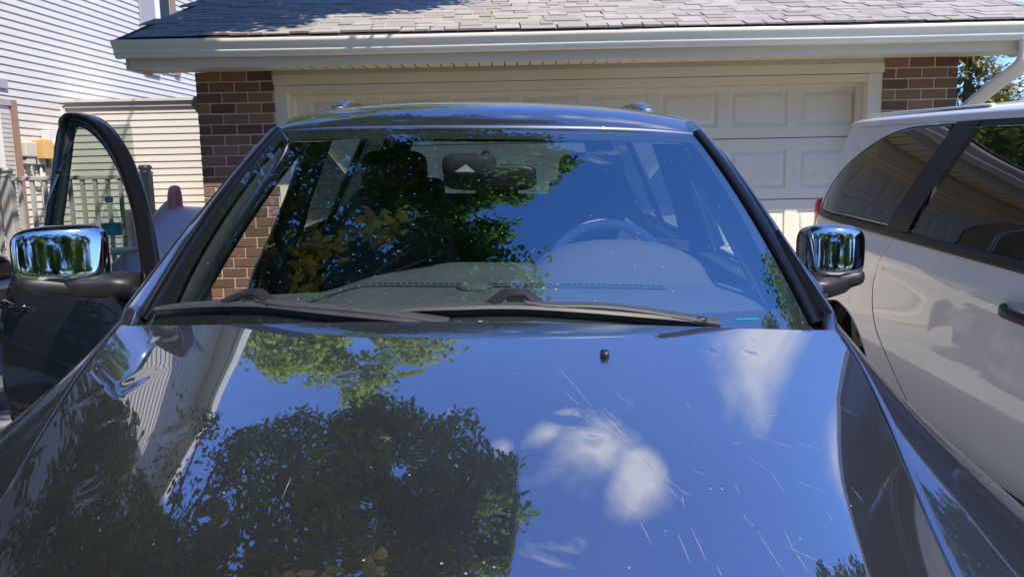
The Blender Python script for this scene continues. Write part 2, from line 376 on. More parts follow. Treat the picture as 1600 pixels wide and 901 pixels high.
# sectional door : four sections of eight raised panels
DX0, DX1, DY = -1.74, 2.84, 6.385
zs = [GZ - 0.01, 0.76, 1.250, 1.748, 2.22]
gd = None
def section(z0, z1, parent):
    b = MB(); zb, zt = z0 + 0.004, z1 - 0.004; x0, x1 = DX0, DX1
    nP = 8; first, pitch, pw = -1.60, 0.567, 0.470
    zi0, zi1 = zb + 0.085, zt - 0.085
    xs = [x0]
    for k in range(nP): xs += [first + k * pitch, first + k * pitch + pw]
    xs.append(x1)
    def q(xa, xb, za, zc, y=DY): b.add([(xa, y, za), (xb, y, za), (xb, y, zc), (xa, y, zc)], [(0, 1, 2, 3)])
    for i in range(len(xs) - 1):
        q(xs[i], xs[i + 1], zb, zi0); q(xs[i], xs[i + 1], zi1, zt)
        if i % 2 == 0: q(xs[i], xs[i + 1], zi0, zi1)
        else:
            a, c = xs[i], xs[i + 1]; rings = []
            for ins, dy in ((0, 0), (0.010, 0.011), (0.030, 0.013), (0.052, 0.001), (0.060, 0.0)):
                rings.append([(a + ins, DY + dy, zi0 + ins), (c - ins, DY + dy, zi0 + ins), (c - ins, DY + dy, zi1 - ins), (a + ins, DY + dy, zi1 - ins)])
            b.grid(rings, close=True); r = rings[-1]; b.add(r, [(0, 1, 2, 3)])
    # closed edges and back
    b.add([(x0, DY, zb), (x1, DY, zb), (x1, DY + 0.045, zb - 0.006), (x0, DY + 0.045, zb - 0.006)], [(0, 3, 2, 1)])
    b.add([(x0, DY, zt), (x1, DY, zt), (x1, DY + 0.045, zt), (x0, DY + 0.045, zt)], [(0, 1, 2, 3)])
    b.add([(x0, DY + 0.045, zb - .006), (x1, DY + 0.045, zb - .006), (x1, DY + 0.045, zt), (x0, DY + 0.045, zt)], [(3, 2, 1, 0)])
    return b
b = MB(); b.box(DX0 - 0.04, DX1 + 0.04, DY + 0.05, DY + 0.07, GZ - 0.02, 2.25); gd = b.build('garage_door', M_['under'], G)
for i in range(4): section(zs[i], zs[i + 1], gd).build('door_section', M_['door'], gd, auto=30)
# soffit panels, fascia, gutter
EY = 5.62; SX0, SX1 = -2.80, 3.93
sm = None; x = SX0 + 0.02
b = MB(); b.box(SX0 + 0.0, SX1, 5.785, GY + 0.02, 2.345, 2.350); so = b.build('soffit', M_['under'], G)
n = int((SX1 - SX0 - 0.04) / 0.0985)
for i in range(n):
    if sm is None:
        b = MB(); b.poly([(0.004, 0, 0.006), (0.010, 0, 0), (0.0945, 0, 0), (0.0945, 0, 0.006)], (0, GY - 5.787, 0)); o = b.build('soffit_panel', M_['soffit'], so); sm = o.data
    else: o = inst(sm, 'soffit_panel', so)
    o.location = (x + i * 0.0985, 5.787, 2.336)
b = MB(); b.box(SX0 + 0.06, SX1, 5.752, 5.784, 2.305, 2.475); b.build('fascia_board', M_['fascia'], G)
# rake returns (box ends of the eave)
for xa, xb in ((SX0 + 0.062, GX0 - 0.0), (GX1 + 0.0, SX1 - 0.01)):
    pass
prof = cr([(5.750, 2.375), (5.700, 2.368), (5.672, 2.372), (5.664, 2.392), (5.652, 2.402), (5.650, 2.425), (5.636, 2.445), (5.622, 2.462), (5.620, 2.482), (5.628, 2.489), (5.640, 2.487)], 31)
b = MB(); gx = np.linspace(SX0, SX1, 40); b.grid([[(x_, p[0] + 0.0015 * math.sin(x_ * 3.1) + 0.001 * math.sin(x_ * 9), p[1] + 0.002 * math.sin(x_ * 1.7)) for p in prof] for x_ in gx])
pr2 = [(a - 0.0 + 0.004, c + 0.003) for a, c in prof[:-4]]
b.grid([[(x_, p[0], p[1]) for p in pr2] for x_ in (SX0 + 0.002, SX1 - 0.002)], flip=True)
for x_ in (SX0 + 0.001, SX1 - 0.001):
    pts = [(x_, p[0], p[1]) for p in prof] + [(x_, 5.750, 2.487)]; b.add(pts, [tuple(range(len(pts)))])
b.build('gutter', M_['gutter'], G, auto=50)
# downspout
dsx = 3.73
b = MB()
path = cr([(dsx, 5.69, 2.375), (dsx, 5.69, 2.28), (dsx - 0.015, 5.73, 2.19), (dsx - 0.09, 5.90, 2.07), (dsx - 0.17, 6.08, 1.93), (dsx - 0.20, 6.15, 1.84), (dsx - 0.20, 6.155, 1.7), (dsx - 0.20, 6.155, 1.0), (dsx - 0.20, 6.155, 0.42)], 60)
b.tube(path, 1.0, 16, sq=(0.034, 0.048, 0.45), up=(0, -1, 0.2)); b.build('downspout', M_['gutter'], G, auto=60)
b = MB(); b.box(dsx - 0.25, dsx - 0.15, 6.104, 6.198, 1.35, 1.38); b.build('downspout_strap', M_['gutter'], G)
# roof : slab under courses of shingle tabs
S = 0.375; RY0 = 5.60; RIDGE = 9.75
nrm = Vector((0, -S, 1)).normalized(); tdir = Vector((0, 1, S)).normalized()
def rz(y): return 2.492 + S * (y - RY0)
b = MB(); b.poly([(SX0 + .02, RY0 + .02, rz(RY0 + .02) - .012), (SX0 + .02, RIDGE, rz(RIDGE) - .012), (SX0 + .02, 2 * RIDGE - RY0, rz(RY0) - .012), (SX0 + .02, 2 * RIDGE - RY0, rz(RY0) - .03), (SX0 + .02, RIDGE, rz(RIDGE) - .16), (SX0 + .02, RY0 + .15, rz(RY0) - .03 + .02)], (SX1 - SX0 - .04, 0, 0))
roof = b.build('roof', M_['under'], G)
tabc = {}
def tab_mesh(w, th):
    k = (w, th)
    if k not in tabc:
        L = 0.27; b = MB(); q = th * 0.6 + 0.0
        # wedge : thick butt at the low edge, feathered top
        b.add([(0.0, 0, 0), (w, 0, 0), (w - .006, L, 0.002), (.006, L, 0.002), (0.004, 0.0, th), (w - 0.004, 0.0, th), (w - 0.010, L, 0.004), (0.010, L, 0.004)], [(0, 3, 2, 1), (4, 5, 6, 7), (0, 1, 5, 4), (1, 2, 6, 5), (2, 3, 7, 6), (3, 0, 4, 7)])
        tabc[k] = b
    return tabc[k]
RM = Matrix(((1, 0, 0), (0, tdir.y, nrm.y), (0, tdir.z, nrm.z)))
tmesh = {}
stuff = MB(); cnt = 0; row = 0; tt = 0.0; slope_len = (RIDGE - RY0) / tdir.y
while tt < slope_len - 0.12:
    x = SX0 - 0.012 - random.random() * 0.1
    while x < SX1 + 0.01:
        w = random.choice((0.10, 0.14, 0.17, 0.21, 0.26)); th = random.choice((0.006, 0.008, 0.011, 0.015))
        if x + w > SX1 + 0.015: w = 0.10
        dy = random.choice((0, 0, -0.004, 0.022)) 
        o3 = Vector((x, RY0, rz(RY0))) + tdir * (tt + dy + .03) + nrm * (0.002 + random.random() * .001)
        if x > SX0 - 0.02 and cnt < 296:
            key = (w, th)
            if key not in tmesh:
                q = tab_mesh(w, th); ob = q.build('shingle', M_['shingle'], roof); tmesh[key] = ob.data
            else: ob = inst(tmesh[key], 'shingle', roof)
            ob.matrix_local = Matrix.Translation(o3) @ RM.to_4x4(); cnt += 1
        elif x > SX0 - 0.02:
            q = tab_mesh(w, th); stuff.add([RM @ Vector(p) + o3 for p in q.v], q.f)
        x += w + 0.004
    tt += 0.125; row += 1
stuff.f = stuff.f; so_ = stuff.build('upper_shingles', M_['shingle'], roof); tag(so_, kind='stuff')
b = MB(); b.box(SX0, SX1, RIDGE - .08, RIDGE + .08, rz(RIDGE) - .01, rz(RIDGE) + .02); b.build('ridge_cap', M_['shingle'], roof)
# rake boards and their soffits (both gable ends), box return at the eave
for sx in (-1, 1):
    xo = SX0 + 0.03 if sx < 0 else SX1 - 0.03; xi = GX0 if sx < 0 else GX1
    b = MB(); b.poly([(xo, 5.76, 2.305), (xo, 5.76, rz(5.76) - .02), (xo, RIDGE, rz(RIDGE) - .02), (xo, RIDGE, rz(RIDGE) - .17)] + [(xo, 6.1, 2.305)], (0.022 * -sx, 0, 0)); b.build('rake_board', M_['fascia'], G)
    b = MB(); z0 = 2.322
    b.poly([(xo, 5.80, z0 + .012), (xo, 6.15, z0 + .012), (xo, RIDGE, rz(RIDGE) - .15), (xo, RIDGE, rz(RIDGE) - .14), (xo, 6.15, z0 + .02), (xo, 5.80, z0 + .02)], (xi - xo, 0, 0)); b.build('rake_soffit', M_['soffit'], G)
    b = MB(); b.poly([(xi, GY + .1, 2.30), (xi, RIDGE, 2.30), (xi, RIDGE, rz(RIDGE) - .15), (xi, GY + .2, 2.36)], (0.05 * -sx, 0, 0)); b.build('gable_wall', M_['siding'], G)
# lamp on the garage side
lamp = empty('wall_lamp', 'grey downward wall lamp fixed behind the left brick pier', 'lamp')
b = MB(); b.poly([(-2.46, 6.52, 2.20), (-2.60, 6.52, 2.19), (-2.63, 6.52, 2.13), (-2.53, 6.52, 1.98), (-2.46, 6.52, 1.96)], (0, 0.14, 0)); b.build('lamp_hood', M_['grey'], lamp)
b = MB(); b.box(-2.455, -2.44, 6.50, 6.68, 1.95, 2.22); b.build('back_plate', M_['grey'], lamp)

# ------------------------------------------------------------------ house (left) with lap siding
H = empty('siding_house', 'two storey house with white lap siding and brown framed windows behind the open car door', 'house')
P0 = Vector((-6.5, 11.5, 0)); u = Vector((0.108, 1, 0)).normalized(); nA = Vector((u.y, -u.x, 0))
HM = Matrix(((u.x, nA.x, 0, P0.x), (u.y, nA.y, 0, P0.y), (0, 0, 1, 0), (0, 0, 0, 1)))   # local x along wall (away), y outwards, z up
A0, A1, ATOP = -8.8, 6.6, 6.1
def board(L):
    b = MB(); b.add([(0, 0.000, 0.108), (L, 0.000, 0.108), (L, 0.016, 0.0), (0, 0.016, 0.0), (0, 0.002, 0.0), (L, 0.002, 0.0), (0, -0.004, 0.108), (L, -0.004, 0.108)], [(0, 3, 2, 1), (3, 4, 5, 2), (0, 6, 4, 3), (1, 2, 5, 7), (0, 1, 7, 6)]); return b
bd = board(A1 - A0).build('siding_board', M_['siding'], H); bmd = bd.data; first = True
for k in range(int(ATOP / 0.1)):
    o = bd if first else inst(bmd, 'siding_board', H); first = False
    o.matrix_local = HM @ Matrix.Translation((A0, 0, 0.1 * k))
def hbox(name, s0, s1, o0, o1, z0, z1, m, parent=H, bev=0):
    b = MB(); b.box(s0, s1, o0, o1, z0, z1, bev=bev); o = b.build(name, m, parent); o.matrix_local = HM if parent is H else Matrix.Identity(4); return o
hbox('wall', A0 + .01, A1 - .01, -7.0, -0.006, 0, ATOP, M_['siding'])
hbox('corner_post', A1 - .005, A1 + .11, -0.08, 0.03, 0, ATOP, M_['trim']); hbox('corner_post', A0 - .11, A0 + .005, -0.08, 0.03, 0, ATOP, M_['trim'])
# eaves and roof of the house
b = MB(); b.poly([(A0 - .5, .45, ATOP - .02), (A0 - .5, .45, ATOP + .18), (A0 - .5, -3.6, ATOP + 2.2), (A0 - .5, -7.5, ATOP + .18), (A0 - .5, -7.5, ATOP - .02)], (A1 - A0 + 1.0, 0, 0)); o = b.build('house_roof', M_['shingle'], H); o.matrix_local = HM
b = MB(); b.box(A0 - .52, A1 + .52, .452, .58, ATOP + .02, ATOP + .19); o = b.build('house_gutter', M_['gutter'], H); o.matrix_local = HM
b = MB(); b.box(A0 - .5, A1 + .5, -.0, .45, ATOP - .06, ATOP - .022); o = b.build('house_soffit', M_['grey'], H); o.matrix_local = HM
# upper window with grey shutter
wf = hbox('window', 2.62, 3.28, 0.003, 0.030, 3.5, 5.2, M_['trim']); 
for nm, a, c, y0, y1, z0, z1, m in (('window_frame', 3.12, 3.28, .031, .06, 3.5, 5.2, M_['brown']), ('window_frame', 2.72, 2.76, .031, .045, 3.5, 5.2, M_['trim']), ('window_pane', 2.76, 3.10, .031, .036, 3.52, 5.18, M_['house_glass'])):
    hbox(nm, a, c, y0, y1, z0, z1, m, wf)
hbox('shutter', 2.14, 2.60, 0.017, 0.045, 3.4, 5.3, M_['shutter'], bev=.004)
# lower window at the left frame edge
wf = hbox('window', -2.3, -1.02, 0.003, 0.030, 0.9, 2.60, M_['trim'])
for nm, a, c, y0, y1, z0, z1, m in (('window_frame', -1.10, -1.0, .017, .06, .85, 2.64, M_['brown']), ('window_frame', -2.3, -1.102, .032, .06, 2.56, 2.64, M_['shutter']), ('window_frame', -1.38, -1.30, .032, .05, .9, 2.55, M_['trim']), ('window_pane', -2.2, -1.39, .032, .036, .92, 2.54, M_['house_glass'])):
    hbox(nm, a, c, y0, y1, z0, z1, m, wf)
for k in range(26): hbox('blind_slat', -1.29, -1.12, .033, .044, 0.95 + k * .06, 0.95 + k * .06 + .045, M_['blind'], wf)
hbox('window_shutter', -1.30, -1.10, .017, .04, 2.78, 2.90, M_['shutter'])
# rear link wall (faces the drive), its boards and cap
LW = -1.9 - P0.x + 0
ld = None
for k in range(27):
    if ld is None:
        b = MB(); L = 4.4; b.add([(0, 0, 0.108), (L, 0, 0.108), (L, -0.016, 0.0), (0, -0.016, 0.0), (0, -0.002, 0.0), (L, -0.002, 0.0)], [(0, 1, 2, 3), (3, 2, 5, 4)]); o = b.build('link_siding_board', M_['siding'], H, ); ld = o.data
    else: o = inst(ld, 'link_siding_board', H)
    o.location = (-6.49, 11.5, 0.1 * k - 0.06)
b = MB(); b.box(-6.47, -2.1, 11.51, 12.6, 0, 2.62); b.build('link_wall', M_['siding'], H)
b = MB(); b.box(-6.46, -2.08, 11.42, 12.7, 2.70, 2.735); b.build('link_cap', M_['siding'], H)
b = MB(); b.box(-6.46, -2.08, 11.455, 11.47, 2.622, 2.698); b.build('link_fascia', M_['shutter'], H)
b = MB(); b.box(-6.52, -6.46, 11.42, 11.49, 0, 2.62); b.build('inside_corner_trim', M_['trim'], H)
# meters and boxes on wall
def wbox_thing(name, label, cat, parts):
    t = empty(name, label, cat, M=HM)
    for nm, (s0, s1, o0, o1, z0, z1), m, bev in parts:
        b = MB(); b.box(s0, s1, o0, o1, z0, z1, bev=bev); b.build(nm, m, t)
    return t
wbox_thing('utility_box', 'beige utility box on the siding, leftmost of the wall boxes', 'utility box', [('cover', (-1.00, -.78, .02, .12, 1.90, 2.10), M_['blind'], .012), ('base', (-.97, -.80, .02, .10, 1.80, 1.895), M_['blind'], .01)])
wbox_thing('junction_box', 'small amber junction box on the siding beside the round meter', 'junction box', [('cover', (-.74, -.56, .02, .20, 1.88, 2.14), M_['orange'], .006), ('base', (-.74, -.58, .02, .08, 1.80, 1.876), M_['grey'], .004)])
em = wbox_thing('electric_meter', 'light grey electric meter with round glass dome on the white siding', 'electric meter', [('meter_box', (-.56, -.30, .02, .14, 1.90, 2.28), M_['ltgrey'], .01), ('lower_box', (-.54, -.32, .02, .12, 1.76, 1.895), M_['grey'], .004), ('seal', (-.44, -.38, .121, .14, 1.80, 1.87), M_['blue'], .002)])
b = MB(); b.lathe([(0.0, .13), (.06, .125), (.085, .10), (.092, 0.0)], 24, Matrix.Translation((-.42, .14, 2.08)) @ Matrix.Rotation(-PI / 2, 4, 'X')); b.build('meter_dome', M_['lamp'], em, smooth=True)
b = MB(); b.tube(cr([(-.88, .07, 1.80), (-.85, .08, 1.62), (-.70, .08, 1.58), (-.62, .07, 1.70), (-.60, .06, 1.80)], 20), .018, 8); b.tube([(-.66, .05, 1.8), (-.66, .05, .6)], .02, 8); b.tube([(-.60, .05, 1.8), (-.60, .05, .6)], .012, 8)
cd = b.build('conduit', M_['grey'], None, smooth=True); cd.matrix_world = HM; tag(cd, 'thin grey conduit running down the siding below the utility boxes', 'conduit')
hose = MB(); hose.box(-.28, 0.05, .02, .07, 1.96, 2.02); o = hose.build('pipe_cover', M_['ltgrey']); o.matrix_world = HM; tag(o, 'short grey pipe cover right of the electric meter', 'pipe cover')

# ------------------------------------------------------------------ deck railing
RL = empty('deck_railing', 'grey deck railing with capped posts and slim balusters in front of the siding', 'railing')
RYy = 8.5
def post(x):
    b = MB(); b.box(x - .055, x + .055, RYy - .055, RYy + .055, .25, 1.60, bev=.006); p = b.build('post', M_['rail'], RL)
    b = MB(); b.box(x - .062, x + .062, RYy - .062, RYy + .062, 1.602, 1.625, bev=.006); b.box(x - .045, x + .045, RYy - .045, RYy + .045, 1.626, 1.645); b.box(x - .06, x + .06, RYy - .06, RYy + .06, 1.646, 1.70, bev=.02); b.build('post_cap', M_['rail'], p)
for x in (-3.98, -5.50, -7.0): post(x)
for x0, x1 in ((-5.44, -4.04), (-6.94, -5.56)):
    for nm, z0, z1 in (('top_rail', 1.555, 1.60), ('bottom_rail', .50, .54)):
        b = MB(); b.box(x0, x1, RYy - .03, RYy + .03, z0, z1, bev=.006); b.build(nm, M_['rail'], RL)
    bm_ = None
    for k in range(10):
        x = x0 + .075 + k * .1375
        if bm_ is None: b = MB(); b.box(-.018, .018, -.018, .018, .541, 1.554); o = b.build('baluster', M_['rail'], RL); bm_ = o.data
        else: o = inst(bm_, 'baluster', RL)
        o.location = (x, RYy, 0)
# air conditioner behind the rail
ac = empty('air_conditioner', 'beige slatted air conditioning unit standing against the white siding', 'air conditioner')
b = MB(); b.box(-5.35, -4.60, 10.7, 11.35, .30, 1.15, bev=.02); b.build('cabinet', M_['blind'], ac)
for k in range(13): b = MB(); b.box(-5.30, -4.65, 10.685, 10.70, .36 + k * .058, .385 + k * .058); b.build('grille_slat', M_['grey'], ac)
for k in range(9): b = MB(); b.box(-5.28 + k * .078, -5.262 + k * .078, 10.676, 10.685, .35, 1.12); b.build('grille_bar', M_['blind'], ac)
# toddler slide
sl = empty('toddler_slide', 'childs plastic slide with lavender chute and pink side rails by the brick pier', 'slide')
b = MB(); c0, c1 = Vector((-3.18, 8.3, 1.22)), Vector((-3.35, 7.25, .70))
sec = [(-.24, .10), (-.235, .02), (-.17, 0), (0, -.01), (.17, 0), (.235, .02), (.24, .10)]
pts = cr([(-3.42, 8.55, 1.24), (-3.42, 8.25, 1.20), (-3.44, 7.8, .98), (-3.46, 7.3, .72), (-3.48, 6.9, .60)], 16)
b.grid([[(p[0] + a, p[1], p[2] + c) for a, c in sec] for p in pts]); b.grid([[(p[0] + a * 1.03, p[1] - .01, p[2] + c - .012) for a, c in sec] for p in pts], flip=True); b.build('chute', M_['slide'], sl, smooth=True)
for s, xx in ((-1, -.24), (1, .24)):
    b = MB(); b.tube([(p[0] + xx, p[1], p[2] + .10) for p in pts], .013, 8); b.build('chute_rim', M_['slide'], sl, smooth=True)
    b = MB(); b.box(-3.48 + xx - .018, -3.48 + xx + .018, 6.86, 7.25, .56, .74, bev=.01); b.build('foot_guard', M_['pink'], sl)
    b = MB(); x_ = -3.42 + s * .22; b.tube(cr([(x_, 8.5, .3), (x_, 8.5, 1.1), (x_, 8.48, 1.38), (x_ , 8.42, 1.44), (x_, 8.34, 1.38), (x_, 8.30, 1.18)], 24), .035, 8, sq=(1, 1.2, .6)); b.build('hand_rail', M_['pink'], sl, smooth=True)
b = MB(); b.box(-3.60, -3.24, 8.46, 8.50, .35, 1.20); b.build('ladder_panel', M_['pink'], sl)
for k in range(3): b = MB(); b.box(-3.64, -3.20, 8.51, 8.62, .45 + k * .25, .50 + k * .25); b.build('ladder_step', M_['slide'], sl)
# water toy on the deck side
toy = empty('bubble_toy', 'clear and teal plastic toy bottle seen through the open door window', 'toy')
b = MB(); b.lathe([(0, 0), (.075, 0), (.08, .02), (.08, .24), (.05, .34), (.022, .40), (.022, .43)], 20, Matrix.Translation((-3.55, 6.85, .92))); b.build('bottle', M_['clear'], toy, smooth=True)
b = MB(); b.lathe([(.081, .12), (.083, .13), (.083, .22), (.081, .23)], 20, Matrix.Translation((-3.55, 6.85, .92))); b.build('band', M_['teal'], toy, smooth=True)
b = MB(); b.lathe([(.03, .41), (.034, .42), (.034, .46), (0, .47)], 14, Matrix.Translation((-3.55, 6.85, .92))); b.build('cap', M_['ltgrey'], toy, smooth=True)
st = MB(); st.box(-3.80, -3.35, 6.65, 7.10, .875, .915, bev=.01); so = st.build('side_table', M_['grey']); tag(so, 'small grey plastic table top behind the open car door', 'table')
for sx in (-3.77, -3.40):
    for sy in (6.68, 7.05): b = MB(); b.box(sx, sx + .03, sy, sy + .03, .3, .874); b.build('leg', M_['grey'], so)
b = MB(); b.sell((-3.33, 7.0, 1.02), (.05, .05, .035), .7, .7, 14, 8); o = b.build('teal_ball', M_['teal'], smooth=True); o.name = 'slide_clip'; tag(o, 'small teal plastic piece at the left foot of the slide', 'toy')
# barbecue cart at left edge
bq = empty('barbecue', 'black barbecue with pale metal leg at the left edge behind the door mirror', 'barbecue')
b = MB(); b.sell((-3.25, 4.2, .99), (.40, .28, .13), .5, .45, 28, 14); b.build('lid', M_['gloss'], bq, smooth=True)
b = MB(); b.box(-3.68, -2.84, 3.92, 4.46, .80, .93, bev=.02); b.build('firebox', M_['plastic'], bq)
b = MB(); b.box(-3.80, -2.70, 3.90, 4.48, .935, .955, bev=.004); b.build('side_shelf', M_['grey'], bq)
for x_, y_ in ((-2.80, 3.96), (-3.64, 3.96), (-2.80, 4.42), (-3.64, 4.42)):
    b = MB(); b.tube([(x_, y_, .80), (x_, y_, .20)], .022, 10); b.build('leg', M_['steel'], bq, smooth=True)
b = MB(); b.box(-3.62, -2.82, 3.98, 4.40, .36, .38); b.build('lower_shelf', M_['steel'], bq)

# ------------------------------------------------------------------ trees
def leaf_poly(s):
    return [(-s * .05, 0, 0), (s * .30, s * .28, .06 * s), (s * .72, s * .24, .0), (s * 1.0, 0, -.10 * s), (s * .72, -s * .24, .0), (s * .30, -s * .28, .06 * s)]
def leaves(b, cen, rad, n, size, keep=None, sq=(1, 1, .8)):
    P = np.array(leaf_poly(1.0))
    d = rng.normal(size=(n, 3)); d /= np.linalg.norm(d, axis=1)[:, None]; r = rng.random(n) ** (1 / 2.2)
    pos = np.array(cen) + d * r[:, None] * rad * np.array(sq)
    for i in range(n):
        p = pos[i]
        if keep is not None and not keep(p): continue
        s = size * rng.uniform(.65, 1.25)
        a, e, ro = rng.uniform(0, 2 * PI), rng.normal(-.5, .55), rng.normal(0, .8)
        Rm = np.array(Matrix.Rotation(a, 3, 'Z') @ Matrix.Rotation(-e, 3, 'Y') @ Matrix.Rotation(ro, 3, 'X'))
        v = (P * s) @ Rm.T + p
        k = len(b.v); b.v.extend(map(tuple, v)); b.f.append((k, k + 1, k + 2, k + 3)); b.f.append((k, k + 3, k + 4, k + 5)); b.mi += [0, 0]
def in_view(p, pad=0.0):
    q = CAM_R.transposed() @ (Vector(p) - Vector((0, 0, CZ)))
    if q.z > -.2: return False
    return abs(q.x / -q.z) < .70 + pad and abs(q.y / -q.z) < .40 + pad
def clumps(cen, h, n, shell=.35):
    out = []
    for i in range(n):
        d = rng.normal(size=3); d /= np.linalg.norm(d); r = (shell + (1 - shell) * rng.random()) ** .6
        out.append(np.array(cen) + d * r * np.array(h) * (1 + .12 * math.sin(5 * d[0] + 3 * d[2]) + .08 * math.sin(9 * d[1])))
    return out
def limbs(b, base, fork, ends, r0, r1):
    b.tube(cr([base, (base[0] * .6 + fork[0] * .4 + .08, base[1] * .6 + fork[1] * .4, base[2] * .5 + fork[2] * .5), fork], 14), list(np.linspace(r0, r1, 14)), 12)
    for e in ends:
        m = [(fork[k] + e[k]) / 2 + random.uniform(-.25, .25) for k in range(3)]; m[2] += .2
        b.tube(cr([fork, m, e], 9), list(np.linspace(r1 * .7, .012, 9)), 6, cap=False)
# the big tree overhanging the drive from the left
bt = empty('shade_tree', 'broadleaf shade tree overhanging the drive, mirrored in the hood and windshield', 'tree')
TC, TH = (-3.0, 4.0, 7.0), (3.7, 5.0, 3.4)
ce = clumps(TC, TH, 400)
def keepf(p):
    if in_view(p, .04) or p[2] < 3.1 or p[2] < 1.45 + .34 * max(0, p[1]): return False
    t = (p[0] + 6.5) / .8; y, z = p[1] + t, p[2] - 1.7 * t      # lets the sun through to the siding
    if 7.9 < y < 14.6 and .6 < z < 6.2: return False
    for yy in (7.4, 8.5):
        t = yy - p[1]; x, z = p[0] - .8 * t, p[2] - 1.7 * t
        if t > 0 and -6.9 < x < -2.9 and .3 < z < 1.8: return False
    t = 11.5 - p[1]; x, z = p[0] - .8 * t, p[2] - 1.7 * t
    if -6.6 < x < -2.3 and 0 < z < 2.8: return False
    t = 6.2 - p[1]; x, z = p[0] - .8 * t, p[2] - 1.7 * t         # and to the brick pier
    if -2.6 < x < -1.6 and .2 < z < 1.7: return False
    t = (p[2] - 2.49 - .375 * (p[1] - 5.6)) / 2.075               # and to most of the garage roof
    return not (t + p[1] > 5.6 and p[0] - .8 * t > -1.85 + .35 * math.sin(7 * p[1]))
ce += clumps((-5.4, 4.4, 5.2), (1.5, 3.2, 1.8), 70) + clumps((-4.6, 4.6, 5.2), (1.5, 2.0, 1.3), 80) + clumps((-.9, 1.6, 6.2), (1.7, 2.2, 1.5), 50) + clumps((-.2, 2.8, 6.2), (1.1, 1.3, 1.0), 40)
b = MB()
for c in ce:
    leaves(b, c, random.uniform(.28, .58), 235, .097, keepf)
for c in clumps((.30, 5.6, 5.9), (.7, 1.0, .9), 38): leaves(b, c, .34, 220, .095, lambda p: not in_view(p, .04) and p[2] > 1.45 + .34 * p[1])
for c in clumps((-1.0, 4.6, 6.1), (1.0, .9, .7), 34): leaves(b, c, .36, 210, .095, lambda p: not in_view(p, .04) and p[2] > 3.4)
for c in clumps((-1.1, 6.1, 5.6), (1.1, 1.3, 1.1), 46): leaves(b, c, .36, 210, .095, lambda p: not in_view(p, .04) and p[2] > 1.45 + .36 * p[1])
for c in clumps((-5.3, 4.6, 3.1), (1.2, 1.7, 1.5), 48): leaves(b, c, .38, 190, .095, lambda p: not in_view(p, .08) and p[2] > 1.3)
b.build('crown', M_['leaf'], bt)
b = MB(); limbs(b, (-3.9, .2, -.1), (-3.6, 1.0, 4.2), [tuple(c) for c in ce if keepf(c) and keepf((c + np.array((-3.6, 1, 4.2))) / 2)][::2], .20, .12); b.build('trunk', M_['bark'], bt, smooth=True)
b = MB()
for c in ((-.95, 2.9, 3.95), (-1.15, 3.1, 4.15), (-1.5, 2.8, 3.9), (-1.8, 2.7, 3.9), (-1.7, 2.4, 3.8), (-1.9, 3.1, 4.2), (-2.3, 3.9, 4.6), (-2.0, 4.2, 4.9), (-2.6, 3.4, 4.4)): leaves(b, c, .26, 34, .13, keepf)
b.build('ochre_leaves', M_['leafy'], bt)
# right hand tree beside the van
def tree(name, label, base, cen, h, n, per, size, m, cr_=.7, r0=.2, group=None, keep=None):
    t = empty(name, label, 'tree', group); b = MB(); c_ = clumps(cen, h, n)
    for c in c_: leaves(b, c, cr_ * random.uniform(.7, 1.2), per, size, keep)
    b.build('crown', m, t); b = MB(); fk = (cen[0], cen[1], cen[2] - h[2] * .75); limbs(b, base, fk, [tuple(c) for c in c_ if keep is None or keep(c)][::4], r0, r0 * .6); b.build('trunk', M_['bark'], t, smooth=True); return t
tree('yard_tree', 'broadleaf yard tree standing right of the white minivan', (11.6, 7.0, 0), (11.5, 7.0, 6.0), (2.5, 2.6, 4.2), 130, 230, .17, M_['leaf'], keep=lambda p: not in_view(p, .05) and p[2] > 1.5)
tree('willow_tree', 'pale yellow green tree rising beyond the garage roof', (-7, 27, .3), (-7.0, 27, 11.0), (5.8, 4, 5.6), 90, 230, .36, M_['willow'], 1.4, .35, keep=lambda p: p[2] < 1.45 + .60 * p[1] and not in_view(p, .02))
tree('background_tree', 'dark broadleaf tree beyond the house', (-15, 33, .3), (-15, 33, 11), (4.5, 4, 4.5), 40, 200, .34, M_['leaf'], 1.4, .35, keep=lambda p: not in_view(p, .02))
# trees across the road behind the viewer (mirrored in chrome)
for i, (x, y, s) in enumerate(((-3.2, -12, 1.25), (4, -14, 1.4), (12, -12, 1.2), (-11.5, -9, 1.3))):
    tree('street_tree', ('round green tree across the road, leftmost but one', 'tallest round green tree across the road', 'round green tree across the road, farthest right', 'round green tree across the road, farthest left')[i], (x, y, -.3), (x, y, 4.6 * s), (4.4 * s, 2.6 * s, 4.2 * s), 110, 150, .30, M_['willow' if i in (0, 2) else 'leaf'], 1.0, .25, group='round trees across the road')
h2 = empty('boundary_hedge', 'long dark hedge across the far side of the road behind the viewer', 'hedge'); b = MB()
for c in clumps((0, -20.5, 1.6), (17, .9, 1.9), 200, .1): leaves(b, c, .9, 60, .28)
b.build('foliage', M_['leaf'], h2)
hg = empty('hedge', 'dark leafy hedge at the left of the drive, mirrored in the black car door', 'hedge'); b = MB()
for c in clumps((-6.4, 2.6, 1.1), (1.1, 3.6, 1.2), 60, .2): leaves(b, c, .5, 130, .14, lambda p: not in_view(p, .03) and p[2] > .1)
b.build('foliage', M_['leaf'], hg); b = MB()
for k in range(7): b.tube([(-6.4, -.5 + k, 0), (-6.35, -.45 + k, 1.2)], [.04, .02], 6)
b.build('stem', M_['bark'], hg)
